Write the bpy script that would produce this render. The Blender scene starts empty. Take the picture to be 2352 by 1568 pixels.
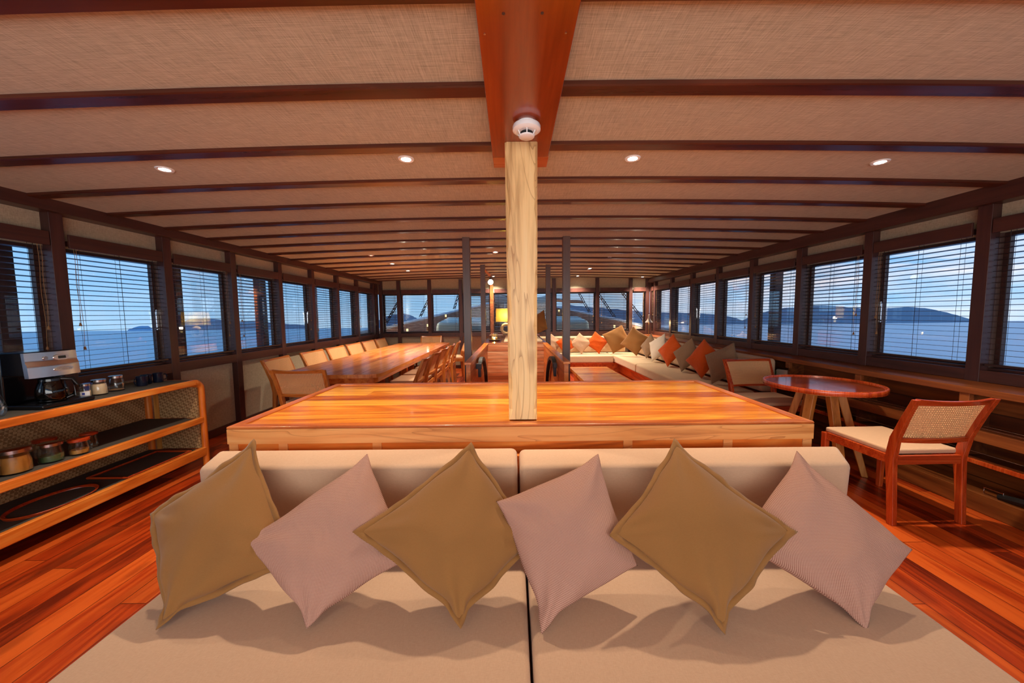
import bpy, bmesh, math, random
from mathutils import Vector, Matrix
random.seed(7)
S = bpy.context.scene
COL = S.collection
PI = math.pi

# ------------------------------------------------------------ camera
F_PX = 828.0
cam_d = bpy.data.cameras.new('camera'); cam = bpy.data.objects.new('camera', cam_d); COL.objects.link(cam)
cam_d.sensor_width = 36.0; cam_d.lens = F_PX / 2352 * 36.0; cam_d.clip_start = 0.02; cam_d.clip_end = 20000
Rr = Vector((0.999935, 0.003178, -0.010969)); Uu = Vector((0.010701, 0.074769, 0.997143)); Ff = Vector((-0.003989, 0.997196, -0.07473))
M = Matrix((( Rr.x, Uu.x, -Ff.x, 0.0), (Rr.y, Uu.y, -Ff.y, 0.0), (Rr.z, Uu.z, -Ff.z, 1.45), (0, 0, 0, 1)))
cam.matrix_world = M
S.camera = cam

# ------------------------------------------------------------ view + sky
vs = S.view_settings
S.display_settings.display_device = 'sRGB'
vs.view_transform = 'Standard'; vs.look = 'None'; vs.gamma = 1.0; vs.exposure = 1.1; vs.use_curve_mapping = False
SKY_STRENGTH = 0.63
LAMP_W = 44.0
S.cycles.max_bounces = 10; S.cycles.diffuse_bounces = 7; S.cycles.transparent_max_bounces = 24
# added soft fill light behind the camera, set in an invented aft opening
al = bpy.data.lights.new('aft_opening_light', 'AREA'); al.shape = 'RECTANGLE'; al.size = 5.0; al.size_y = 1.5; al.energy = 58; al.color = (1.0, 0.97, 0.90)
ao = bpy.data.objects.new('aft_opening_light', al); COL.objects.link(ao); ao.location = (0, -1.98, 1.45); ao.rotation_euler = (math.radians(122), 0, 0)


def lin(r, g, b):
    f = lambda v: (v / 255 / 12.92) if v / 255 <= 0.04045 else ((v / 255 + 0.055) / 1.055) ** 2.4
    return (f(r), f(g), f(b), 1.0)


class NT:
    def __init__(self, tree):
        self.t = tree; self.n = tree.nodes; self.l = tree.links
    def new(self, typ, **kw):
        n = self.n.new(typ)
        for k, v in kw.items():
            if k.startswith('i_'):
                n.inputs[k[2:].replace('_', ' ')].default_value = v
            else:
                setattr(n, k, v)
        return n
    def link(self, a, b): self.l.new(a, b)
    def math(self, op, a, b=None, c=None, clamp=False):
        n = self.n.new('ShaderNodeMath'); n.operation = op; n.use_clamp = clamp
        for i, v in enumerate((a, b, c)):
            if v is None: continue
            if isinstance(v, (int, float)): n.inputs[i].default_value = v
            else: self.link(v, n.inputs[i])
        return n.outputs[0]
    def mix(self, fac, a, b, blend='MIX'):
        n = self.n.new('ShaderNodeMix'); n.data_type = 'RGBA'; n.blend_type = blend
        for sock, v in ((n.inputs['Factor'], fac), (n.inputs[6], a), (n.inputs[7], b)):
            if isinstance(v, (int, float)): sock.default_value = v
            elif isinstance(v, tuple): sock.default_value = v
            else: self.link(v, sock)
        return n.outputs[2]
    def ramp(self, fac, stops):
        n = self.n.new('ShaderNodeValToRGB'); cr = n.color_ramp
        while len(cr.elements) < len(stops): cr.elements.new(0.5)
        for e, (p, c) in zip(cr.elements, stops):
            e.position = p; e.color = c
        self.link(fac, n.inputs[0]); return n.outputs[0]
    def noise(self, vec, scale, detail=4, rough=0.6, dist=0.0):
        n = self.n.new('ShaderNodeTexNoise'); n.inputs['Scale'].default_value = scale
        n.inputs['Detail'].default_value = detail; n.inputs['Roughness'].default_value = rough
        n.inputs['Distortion'].default_value = dist
        self.link(vec, n.inputs['Vector']); return n.outputs['Fac']
    def mapping(self, vec, scale=(1, 1, 1), loc=(0, 0, 0), rot=(0, 0, 0)):
        n = self.n.new('ShaderNodeMapping'); n.inputs['Scale'].default_value = scale
        n.inputs['Location'].default_value = loc; n.inputs['Rotation'].default_value = rot
        self.link(vec, n.inputs['Vector']); return n.outputs[0]


# sky: evening blue with a bright cloud bank to starboard; the boat is trimmed, so the sea tilts a little
SEA_TILT = 0.0314
w = bpy.data.worlds.new('sky'); S.world = w; w.use_nodes = True
t = NT(w.node_tree); t.n.clear()
tc = t.new('ShaderNodeTexCoord'); sp = t.new('ShaderNodeSeparateXYZ'); t.link(tc.outputs['Generated'], sp.inputs[0])
elev = t.math('ADD', sp.outputs[2], t.math('MULTIPLY', sp.outputs[1], SEA_TILT))
base = t.ramp(t.math('MULTIPLY', elev, 1.6, clamp=True), [(0.0, lin(156, 196, 228)), (0.12, lin(138, 188, 230)), (0.4, lin(104, 166, 220)), (1.0, lin(70, 128, 192))])
stb = t.math('MULTIPLY', t.math('ADD', sp.outputs[0], -0.02), 3.0, clamp=True)
cv = t.mapping(tc.outputs['Generated'], scale=(2.2, 2.2, 13))
cn = t.noise(cv, 1.7, 6, 0.62, 0.4)
band = t.ramp(elev, [(0.0, (0.5, 0.5, 0.5, 1)), (0.07, (0.75, 0.75, 0.75, 1)), (0.115, (1, 1, 1, 1)), (0.16, (0.35, 0.35, 0.35, 1)), (0.5, (0.12, 0.12, 0.12, 1))])
cl = t.math('MULTIPLY', t.math('MULTIPLY', t.ramp(cn, [(0.36, (0, 0, 0, 1)), (0.6, (1, 1, 1, 1))]), band), stb)
port = t.math('MULTIPLY', t.ramp(cn, [(0.45, (0, 0, 0, 1)), (0.75, (1, 1, 1, 1))]), 0.22)
c1 = t.mix(t.math('MAXIMUM', cl, port), base, lin(232, 234, 246))
warm = t.math('MULTIPLY', t.ramp(elev, [(0.0, (0, 0, 0, 1)), (0.06, (0, 0, 0, 1)), (0.10, (1, 1, 1, 1)), (0.14, (0, 0, 0, 1))]), t.math('MULTIPLY', cl, 0.4))
c2 = t.mix(warm, c1, lin(255, 226, 205))
bg = t.new('ShaderNodeBackground'); t.link(c2, bg.inputs[0]); bg.inputs[1].default_value = SKY_STRENGTH
wo = t.new('ShaderNodeOutputWorld'); t.link(bg.outputs[0], wo.inputs[0])

# ------------------------------------------------------------ materials
def mat(name, col=(0.5, 0.5, 0.5, 1), rough=0.5, metal=0.0, spec=0.5):
    m = bpy.data.materials.new(name); m.use_nodes = True
    b = m.node_tree.nodes['Principled BSDF']
    b.inputs['Base Color'].default_value = col; b.inputs['Roughness'].default_value = rough
    b.inputs['Metallic'].default_value = metal; b.inputs['Specular IOR Level'].default_value = spec
    return m


def bsdf(m): return m.node_tree.nodes['Principled BSDF']


def wood(name, c_dark, c_mid, c_light, axis='X', scale=1.0, rough=0.35, plank=None, plank_axis='Y', gap=0.004, bump=0.15, spec=0.5, vary=0.5, knots=0.0, coat=0.0, streak=1.0, plen=2.6, lines=0.0):
    m = mat(name, c_mid, rough, spec=spec); t = NT(m.node_tree); b = bsdf(m)
    tc = t.new('ShaderNodeTexCoord'); vec = tc.outputs['Object']
    sp = t.new('ShaderNodeSeparateXYZ'); t.link(vec, sp.inputs[0])
    ax = 'XYZ'.index(axis)
    s = [9.0 * scale] * 3; s[ax] = 0.7 * scale
    rnd = None
    if plank:
        pa = 'XYZ'.index(plank_axis)
        q = t.math('DIVIDE', sp.outputs[pa], plank)
        cell = t.math('FLOOR', q)
        # butt joints along the plank
        wn0 = t.new('ShaderNodeTexWhiteNoise', noise_dimensions='1D'); t.link(cell, wn0.inputs['W'])
        lq = t.math('ADD', t.math('DIVIDE', sp.outputs[ax], plen), t.math('MULTIPLY', wn0.outputs['Value'], 7.0))
        lcell = t.math('FLOOR', lq)
        wn = t.new('ShaderNodeTexWhiteNoise', noise_dimensions='1D'); t.link(t.math('ADD', t.math('MULTIPLY', cell, 13.7), lcell), wn.inputs['W'])
        rnd = wn.outputs['Value']
        fr = t.math('FRACT', q)
        edge = t.math('MULTIPLY', t.math('MINIMUM', fr, t.math('SUBTRACT', 1.0, fr)), plank)
        lf = t.math('FRACT', lq)
        ledge = t.math('MULTIPLY', t.math('MINIMUM', lf, t.math('SUBTRACT', 1.0, lf)), plen)
        seam = t.math('MINIMUM', t.math('DIVIDE', edge, gap, clamp=True), t.math('DIVIDE', ledge, gap, clamp=True))
        comb = t.new('ShaderNodeCombineXYZ')
        for i in range(3): t.link(t.math('MULTIPLY', rnd, 17.0 + 5 * i), comb.inputs[i])
        add = t.new('ShaderNodeVectorMath', operation='ADD'); t.link(vec, add.inputs[0]); t.link(comb.outputs[0], add.inputs[1]); vec = add.outputs[0]
    v1 = t.mapping(vec, scale=tuple(s))
    n1 = t.noise(v1, 1.3, 6, 0.62, 0.9)
    s2 = [60.0 * scale] * 3; s2[ax] = 1.6 * scale
    n2 = t.noise(t.mapping(vec, scale=tuple(s2)), 1.2, 3, 0.6)
    s3 = [2.4 * scale] * 3; s3[ax] = 0.35 * scale
    n3 = t.noise(t.mapping(vec, scale=tuple(s3)), 1.0, 2, 0.5, 1.2)
    rings = t.math('FRACT', t.math('MULTIPLY', n3, 9.0))
    rings = t.math('ABSOLUTE', t.math('SUBTRACT', rings, 0.5))
    f = t.math('ADD', t.math('MULTIPLY', n1, 0.7), t.math('ADD', t.math('MULTIPLY', n2, 0.22), t.math('MULTIPLY', rings, 0.3 * streak)))
    if rnd is not None:
        f = t.math('ADD', f, t.math('MULTIPLY', t.math('SUBTRACT', rnd, 0.5), vary))
    col = t.ramp(f, [(0.3, c_dark), (0.52, c_mid), (0.78, c_light)])
    if lines:
        lr = t.math('FRACT', t.math('MULTIPLY', t.noise(t.mapping(vec, scale=tuple(s3), loc=(.2, .4, .1)), 1.6, 3, 0.5, 1.4), 13.0))
        ll = t.ramp(lr, [(0.0, (1, 1, 1, 1)), (0.06, (0.5, 0.5, 0.5, 1)), (0.16, (0, 0, 0, 1)), (1.0, (0, 0, 0, 1))])
        col = t.mix(t.math('MULTIPLY', ll, lines), col, c_dark)
    if knots:
        vn = t.new('ShaderNodeTexVoronoi'); vn.inputs['Scale'].default_value = 1.0
        ks = [6.0] * 3; ks[ax] = 1.9
        t.link(t.mapping(vec, scale=tuple(ks), loc=(0.3, 0.7, 0.2)), vn.inputs['Vector'])
        k = t.ramp(vn.outputs['Distance'], [(0.0, (1, 1, 1, 1)), (0.10, (0.8, 0.8, 0.8, 1)), (0.22, (0, 0, 0, 1))])
        col = t.mix(t.math('MULTIPLY', k, knots), col, c_dark)
    if plank:
        col = t.mix(t.math('SUBTRACT', 1.0, seam), col, tuple(x * 0.25 for x in c_dark[:3]) + (1,))
    t.link(col, b.inputs['Base Color'])
    t.link(t.math('ADD', t.math('MULTIPLY', n2, 0.18), rough - 0.09), b.inputs['Roughness'])
    bp = t.new('ShaderNodeBump'); bp.inputs['Strength'].default_value = bump; bp.inputs['Distance'].default_value = 0.002
    h = n2 if not plank else t.math('ADD', t.math('MULTIPLY', n2, 0.3), seam)
    t.link(h, bp.inputs['Height']); t.link(bp.outputs[0], b.inputs['Normal'])
    if coat:
        b.inputs['Coat Weight'].default_value = coat; b.inputs['Coat Roughness'].default_value = 0.12
    return m


def fabric(name, c1, c2, scale=260.0, rough=0.95, bump=0.25, wrinkle=0.0, big=0.0, ax=((0.08, 1, 1), (1, 0.08, 1))):
    m = mat(name, c1, rough, spec=0.15); t = NT(m.node_tree); b = bsdf(m)
    tc = t.new('ShaderNodeTexCoord'); v = tc.outputs['Object']
    a = t.noise(t.mapping(v, scale=ax[0]), scale, 3, 0.7)
    c = t.noise(t.mapping(v, scale=ax[1]), scale, 3, 0.7)
    f = t.math('MULTIPLY', t.math('ADD', a, c), 0.5)
    f2 = t.noise(v, 3.0, 3, 0.5)
    col = t.ramp(t.math('ADD', f, t.math('MULTIPLY', t.math('SUBTRACT', f2, 0.5), big)), [(0.36, c2), (0.62, c1)])
    t.link(col, b.inputs['Base Color'])
    bp = t.new('ShaderNodeBump'); bp.inputs['Strength'].default_value = bump; bp.inputs['Distance'].default_value = 0.001
    t.link(f, bp.inputs['Height'])
    nrm = bp.outputs[0]
    if wrinkle:
        wn = t.noise(t.mapping(v, scale=(1, 1, 1)), 7.0, 3, 0.5, 1.6)
        b2 = t.new('ShaderNodeBump'); b2.inputs['Strength'].default_value = wrinkle; b2.inputs['Distance'].default_value = 0.03
        t.link(wn, b2.inputs['Height']); t.link(nrm, b2.inputs['Normal']); nrm = b2.outputs[0]
    t.link(nrm, b.inputs['Normal'])
    b.inputs['Sheen Weight'].default_value = 0.15
    return m


def emit(name, col, strength):
    m = bpy.data.materials.new(name); m.use_nodes = True; t = NT(m.node_tree); t.n.clear()
    e = t.new('ShaderNodeEmission'); e.inputs[0].default_value = col; e.inputs[1].default_value = strength
    o = t.new('ShaderNodeOutputMaterial'); t.link(e.outputs[0], o.inputs[0]); return m


def glass(name, tint=(1, 1, 1, 1), refl=0.06, rough=0.0, fres=0.35):
    m = bpy.data.materials.new(name); m.use_nodes = True; t = NT(m.node_tree); t.n.clear()
    tr = t.new('ShaderNodeBsdfTransparent'); tr.inputs[0].default_value = tint
    g = t.new('ShaderNodeBsdfGlossy'); g.inputs[0].default_value = (1, 1, 1, 1); g.inputs[1].default_value = rough
    lw = t.new('ShaderNodeLayerWeight'); lw.inputs[0].default_value = 0.25
    fac = t.math('ADD', t.math('MULTIPLY', lw.outputs['Fresnel'], fres), refl, clamp=True)
    mx = t.new('ShaderNodeMixShader'); t.link(fac, mx.inputs[0]); t.link(tr.outputs[0], mx.inputs[1]); t.link(g.outputs[0], mx.inputs[2])
    o = t.new('ShaderNodeOutputMaterial'); t.link(mx.outputs[0], o.inputs[0]); return m


MT = {}
TK = dict(c_dark=lin(150, 62, 14), c_mid=lin(214, 112, 34), c_light=lin(238, 160, 72))
MT['floor'] = wood('floor_planks', lin(98, 26, 8), lin(166, 54, 14), lin(204, 88, 30), 'Y', 1.0, 0.3, 0.135, 'X', 0.0035, 0.25, vary=0.55, knots=0.5, coat=0.25)
MT['counter_plank'] = wood('counter_planks', lin(146, 62, 10), lin(196, 104, 24), lin(230, 158, 54), 'X', 0.8, 0.3, 0.155, 'Y', 0.0022, 0.08, vary=0.35, knots=0.6, coat=0.15, plen=30)
MT['counter_rim'] = wood('counter_rim', lin(136, 58, 20), lin(182, 92, 36), lin(214, 132, 66), 'X', 0.9, 0.3, knots=0.4, coat=0.2)
MT['counter_rim_y'] = wood('counter_rim_y', lin(136, 58, 20), lin(182, 92, 36), lin(214, 132, 66), 'Y', 0.9, 0.3, coat=0.2)
MT['fascia'] = wood('pale_teak_fascia', lin(150, 76, 26), lin(222, 150, 84), lin(236, 178, 112), 'X', 0.7, 0.35, knots=0.9, streak=1.2, lines=0.5)
MT['teak_x'] = wood('teak_x', axis='X', rough=0.33, coat=0.15, **TK)
MT['teak_y'] = wood('teak_y', axis='Y', rough=0.33, coat=0.15, **TK)
MT['teak_z'] = wood('teak_z', axis='Z', rough=0.35, **TK)
MT['table_top'] = wood('polished_table_top', lin(150, 70, 24), lin(206, 116, 52), lin(232, 156, 84), 'Y', 0.8, 0.3, 0.13, 'X', 0.0015, 0.04, vary=0.2, coat=0.3, plen=30)
MT['low_table'] = wood('low_table_planks', lin(176, 92, 30), lin(226, 140, 62), lin(240, 176, 98), 'X', 0.8, 0.28, 0.12, 'Y', 0.003, 0.1, vary=0.45, coat=0.3, plen=30)
MT['round_top'] = wood('round_table_top', lin(104, 30, 10), lin(150, 52, 18), lin(176, 78, 34), 'X', 0.8, 0.1, 0.11, 'Y', 0.001, 0.03, vary=0.2, coat=0.8)
MT['oak'] = wood('honey_oak', lin(140, 82, 26), lin(190, 124, 52), lin(212, 152, 80), 'Z', 1.0, 0.4)
MT['red_chair'] = wood('red_teak', lin(130, 36, 8), lin(178, 64, 22), lin(204, 94, 40), 'Z', 1.4, 0.28, coat=0.3)
MT['red_chair_x'] = wood('red_teak_rail', lin(130, 36, 8), lin(178, 64, 22), lin(204, 94, 40), 'X', 1.4, 0.28, coat=0.3)
MT['honey_chair_x'] = wood('honey_teak_rail', lin(146, 72, 22), lin(190, 108, 44), lin(214, 142, 72), 'X', 1.4, 0.3, coat=0.2)
MT['honey_chair'] = wood('honey_teak', lin(146, 72, 22), lin(190, 108, 44), lin(214, 142, 72), 'Z', 1.4, 0.3, coat=0.2)
MT['beam'] = wood('red_brown_beam', lin(122, 44, 8), lin(154, 62, 14), lin(178, 82, 28), 'Y', 0.6, 0.22, bump=0.05, coat=0.4, streak=0.4)
MT['beam_end'] = wood('orange_beam_end', lin(150, 66, 16), lin(182, 90, 30), lin(206, 116, 48), 'X', 0.6, 0.3)
MT['cross'] = wood('dark_cross_beam', lin(60, 24, 14), lin(84, 38, 24), lin(108, 54, 34), 'X', 0.8, 0.3, bump=0.05, coat=0.15, streak=0.4)
MT['dark'] = wood('dark_frame_wood', lin(54, 30, 28), lin(76, 44, 40), lin(98, 60, 54), 'Z', 0.8, 0.38, bump=0.05, streak=0.3)
MT['dark_y'] = wood('dark_rail_wood', lin(54, 30, 26), lin(78, 44, 37), lin(100, 60, 50), 'Y', 0.8, 0.38, bump=0.05, streak=0.3)
MT['grey_post'] = wood('grey_brown_post', lin(82, 58, 50), lin(108, 80, 70), lin(130, 100, 88), 'Z', 0.8, 0.35, bump=0.05, streak=0.3)
MT['slat'] = wood('blind_slat', lin(40, 26, 24), lin(56, 38, 36), lin(72, 50, 48), 'Y', 1.0, 0.3, bump=0.02, streak=0.2)
MT['post'] = wood('pale_hewn_post', lin(168, 116, 62), lin(244, 202, 138), lin(250, 222, 168), 'Z', 1.0, 0.45, bump=0.2, knots=0.9, streak=0.5, lines=0.75)
MT['ledge'] = wood('ledge_teak', lin(92, 42, 18), lin(134, 70, 32), lin(170, 100, 52), 'Y', 0.9, 0.35)
MT['panel'] = wood('dark_teak_planks', lin(36, 12, 6), lin(82, 36, 14), lin(132, 72, 30), 'Y', 0.8, 0.35, 0.17, 'Z', 0.006, 0.3, vary=0.5, knots=0.3)
MT['stair_plank'] = wood('stair_planks', lin(160, 84, 42), lin(206, 124, 74), lin(232, 172, 126), 'X', 0.9, 0.38, 0.062, 'Z', 0.004, 0.4, vary=0.4, knots=0.4, plen=30)
MT['stair_side'] = wood('stair_side_teak', lin(140, 62, 20), lin(190, 94, 36), lin(214, 128, 62), 'Y', 0.9, 0.35, 0.12, 'Z', 0.003, 0.15, vary=0.2)
MT['weave_panel'] = None
MT['ceiling'] = fabric('ceiling_linen', lin(208, 198, 172), lin(158, 147, 122), 330, bump=0.25, ax=((0.03, 1, 1), (1, 0.03, 1)))
MT['wall'] = fabric('wall_grasscloth', lin(196, 182, 156), lin(156, 142, 118), 420, bump=0.2, ax=((1, .08, 1), (1, 1, .08)))
MT['wallf'] = fabric('wall_grasscloth_forward', lin(196, 182, 156), lin(156, 142, 118), 420, bump=0.2, ax=((.08, 1, 1), (1, 1, .08)))
MT['seat_linen'] = fabric('beige_linen', lin(202, 164, 134), lin(188, 150, 120), 800, bump=0.1, wrinkle=0.0)
MT['sofa_linen'] = fabric('lounge_linen', lin(214, 186, 152), lin(196, 168, 136), 300, bump=0.1, wrinkle=0.2)
MT['olive'] = fabric('olive_cotton', lin(148, 103, 58), lin(138, 94, 50), 900, bump=0.04, wrinkle=0.06)
MT['orange'] = fabric('orange_cotton', lin(206, 86, 22), lin(190, 74, 18), 400, bump=0.05, wrinkle=0.4)
MT['rose'] = fabric('rose_taupe_cotton', lin(192, 156, 128), lin(178, 140, 112), 300, bump=0.1, wrinkle=0.3)
MT['taupe'] = fabric('taupe_cotton', lin(150, 122, 96), lin(134, 106, 82), 300, bump=0.1, wrinkle=0.3)
MT['white_cloth'] = fabric('white_cotton', lin(222, 212, 196), lin(208, 196, 178), 300, bump=0.1, wrinkle=0.3)
MT['chair_seat'] = fabric('chair_seat_fabric', lin(212, 172, 138), lin(200, 158, 124), 400, bump=0.1)
MT['cane'] = mat('cane_webbing', lin(226, 172, 118), 0.6)
MT['steel'] = mat('brushed_steel', lin(205, 200, 198), 0.22, 1.0)
MT['chrome'] = mat('chrome', lin(225, 222, 220), 0.08, 1.0)
MT['brass'] = mat('brass', lin(206, 158, 92), 0.25, 1.0)
MT['black'] = mat('black_plastic', lin(14, 13, 15), 0.15)
MT['blackm'] = mat('black_matt', lin(24, 22, 22), 0.5)
MT['mug'] = mat('navy_glaze', lin(18, 22, 40), 0.15)
MT['iron'] = mat('grey_painted_iron', lin(74, 70, 74), 0.45, 0.4)
MT['white'] = mat('white_plastic', lin(244, 244, 244), 0.35)
MT['cream'] = mat('cream_powder', lin(226, 196, 160), 0.8)
MT['pale_metal'] = mat('pale_lamp_metal', lin(232, 220, 206), 0.35, 0.2)
MT['cord'] = mat('tan_cord', lin(150, 112, 74), 0.8)
MT['dcord'] = mat('dark_cord', lin(44, 34, 34), 0.8)
MT['glass'] = glass('window_glass', (0.98, 0.99, 1, 1), 0.012)
MT['jar'] = glass('jar_glass', (0.95, 0.96, 0.96, 1), 0.03, 0.02, 0.3)
MT['carafe'] = glass('smoked_carafe_glass', (0.4, 0.37, 0.35, 1), 0.04, 0.02, 0.3)
MT['lidwood'] = wood('red_lid_wood', lin(110, 26, 6), lin(160, 52, 16), lin(184, 80, 30), 'X', 1.5, 0.3)
MT['lens'] = emit('downlight_lens', (1.0, 0.86, 0.66, 1), 30.0)
MT['bulb'] = emit('bulb_glow', (1.0, 0.78, 0.5, 1), 14.0)
MT['hedge'] = mat('haze_tinted_hillside', lin(150, 158, 170), 1.0, spec=0.0)  # bluish distance haze is mixed into the hill base colour
MT['tarp'] = mat('pale_green_tarp', lin(212, 224, 208), 0.7)
MT['white_paint'] = mat('white_rail_paint', lin(226, 230, 236), 0.5)
MT['bow_wood'] = wood('bow_bulwark_wood', lin(130, 86, 66), lin(180, 128, 102), lin(210, 166, 138), 'Y', 0.6, 0.5)
MT['rope'] = mat('dark_rope', lin(54, 48, 50), 0.9)
MT['label_paper'] = mat('white_label', lin(226, 224, 232), 0.7)
MT['blue'] = mat('blue_print', lin(50, 60, 150), 0.6)
MT['green_pack'] = mat('green_packet', lin(74, 92, 56), 0.4)
MT['lcd'] = mat('dark_display', lin(30, 30, 26), 0.2)
MT['stone'] = mat('bleached_driftwood', lin(216, 194, 160), 0.8)
MT['leather'] = mat('black_leather', lin(16, 12, 12), 0.5)


def make_weave(name, ca, cb, scale):
    m = mat(name, ca, 0.7); t = NT(m.node_tree); b = bsdf(m)
    tc = t.new('ShaderNodeTexCoord'); v = t.mapping(tc.outputs['Object'], rot=(PI / 4, PI / 4, PI / 4))
    ck = t.new('ShaderNodeTexChecker'); ck.inputs['Scale'].default_value = scale; t.link(v, ck.inputs['Vector'])
    n = t.noise(tc.outputs['Object'], 60, 2)
    col = t.mix(ck.outputs['Fac'], ca, cb); col = t.mix(t.math('MULTIPLY', n, 0.5), col, cb)
    t.link(col, b.inputs['Base Color'])
    bp = t.new('ShaderNodeBump'); bp.inputs['Strength'].default_value = 0.5; bp.inputs['Distance'].default_value = 0.003
    t.link(ck.outputs['Fac'], bp.inputs['Height']); t.link(bp.outputs[0], b.inputs['Normal'])
    return m
MT['weave_panel'] = make_weave('woven_bamboo', lin(186, 150, 104), lin(130, 94, 56), 52)


def ribbed(name, ca, cb, freq, axis=0):
    m = mat(name, ca, 0.85, spec=0.2); t = NT(m.node_tree); b = bsdf(m)
    tc = t.new('ShaderNodeTexCoord'); sp = t.new('ShaderNodeSeparateXYZ'); t.link(tc.outputs['Object'], sp.inputs[0])
    s = t.math('SINE', t.math('MULTIPLY', sp.outputs[axis], freq))
    s2 = t.math('SINE', t.math('MULTIPLY', sp.outputs[1 - axis], freq * 0.6))
    f = t.math('ADD', t.math('MULTIPLY', s, 0.3), t.math('ADD', t.math('MULTIPLY', s2, 0.15), 0.5))
    t.link(t.mix(f, ca, cb), b.inputs['Base Color'])
    bp = t.new('ShaderNodeBump'); bp.inputs['Strength'].default_value = 0.4; bp.inputs['Distance'].default_value = 0.001
    t.link(f, bp.inputs['Height']); t.link(bp.outputs[0], b.inputs['Normal']); return m
MT['mat_weave'] = ribbed('dark_ribbed_matting', lin(46, 42, 40), lin(86, 78, 70), 900)


def dotted(name, ca, cb, n):
    m = mat(name, ca, 0.95, spec=0.1); t = NT(m.node_tree); b = bsdf(m)
    tc = t.new('ShaderNodeTexCoord')
    ck = t.new('ShaderNodeTexChecker'); ck.inputs['Scale'].default_value = n; t.link(tc.outputs['UV'], ck.inputs['Vector'])
    wn = t.noise(tc.outputs['Object'], 9.0, 3, 0.5, 1.2)
    t.link(t.mix(ck.outputs['Fac'], ca, cb), b.inputs['Base Color'])
    bp = t.new('ShaderNodeBump'); bp.inputs['Strength'].default_value = 0.4; bp.inputs['Distance'].default_value = 0.0015
    t.link(ck.outputs['Fac'], bp.inputs['Height'])
    b2 = t.new('ShaderNodeBump'); b2.inputs['Strength'].default_value = 0.25; b2.inputs['Distance'].default_value = 0.03
    t.link(wn, b2.inputs['Height']); t.link(bp.outputs[0], b2.inputs['Normal']); t.link(b2.outputs[0], b.inputs['Normal'])
    return m
MT['dots'] = dotted('rose_basketweave', lin(200, 158, 138), lin(146, 98, 84), 140)

m = MT['sea'] = mat('sea_water', lin(70, 120, 170), 0.28, spec=0.5)
t = NT(m.node_tree); tc = t.new('ShaderNodeTexCoord')
sn = t.noise(t.mapping(tc.outputs['Object'], scale=(0.05, 0.25, 1)), 1.0, 6, 0.65)
sn2 = t.noise(t.mapping(tc.outputs['Object'], scale=(0.004, 0.015, 1)), 1.0, 3, 0.6)
t.link(t.mix(sn2, lin(72, 140, 176), lin(124, 178, 204)), bsdf(m).inputs['Base Color'])
bp = t.new('ShaderNodeBump'); bp.inputs['Strength'].default_value = 0.5; bp.inputs['Distance'].default_value = 0.4
t.link(sn, bp.inputs['Height']); t.link(bp.outputs[0], bsdf(m).inputs['Normal'])

m = MT['shade'] = mat('linen_lampshade', lin(236, 206, 120), 0.9)
t = NT(m.node_tree); b = bsdf(m); o = m.node_tree.nodes['Material Output']
tl = t.new('ShaderNodeBsdfTranslucent'); tl.inputs[0].default_value = lin(248, 236, 168)
mx = t.new('ShaderNodeMixShader'); mx.inputs[0].default_value = 0.65
t.link(b.outputs[0], mx.inputs[1]); t.link(tl.outputs[0], mx.inputs[2]); t.link(mx.outputs[0], o.inputs[0])

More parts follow.
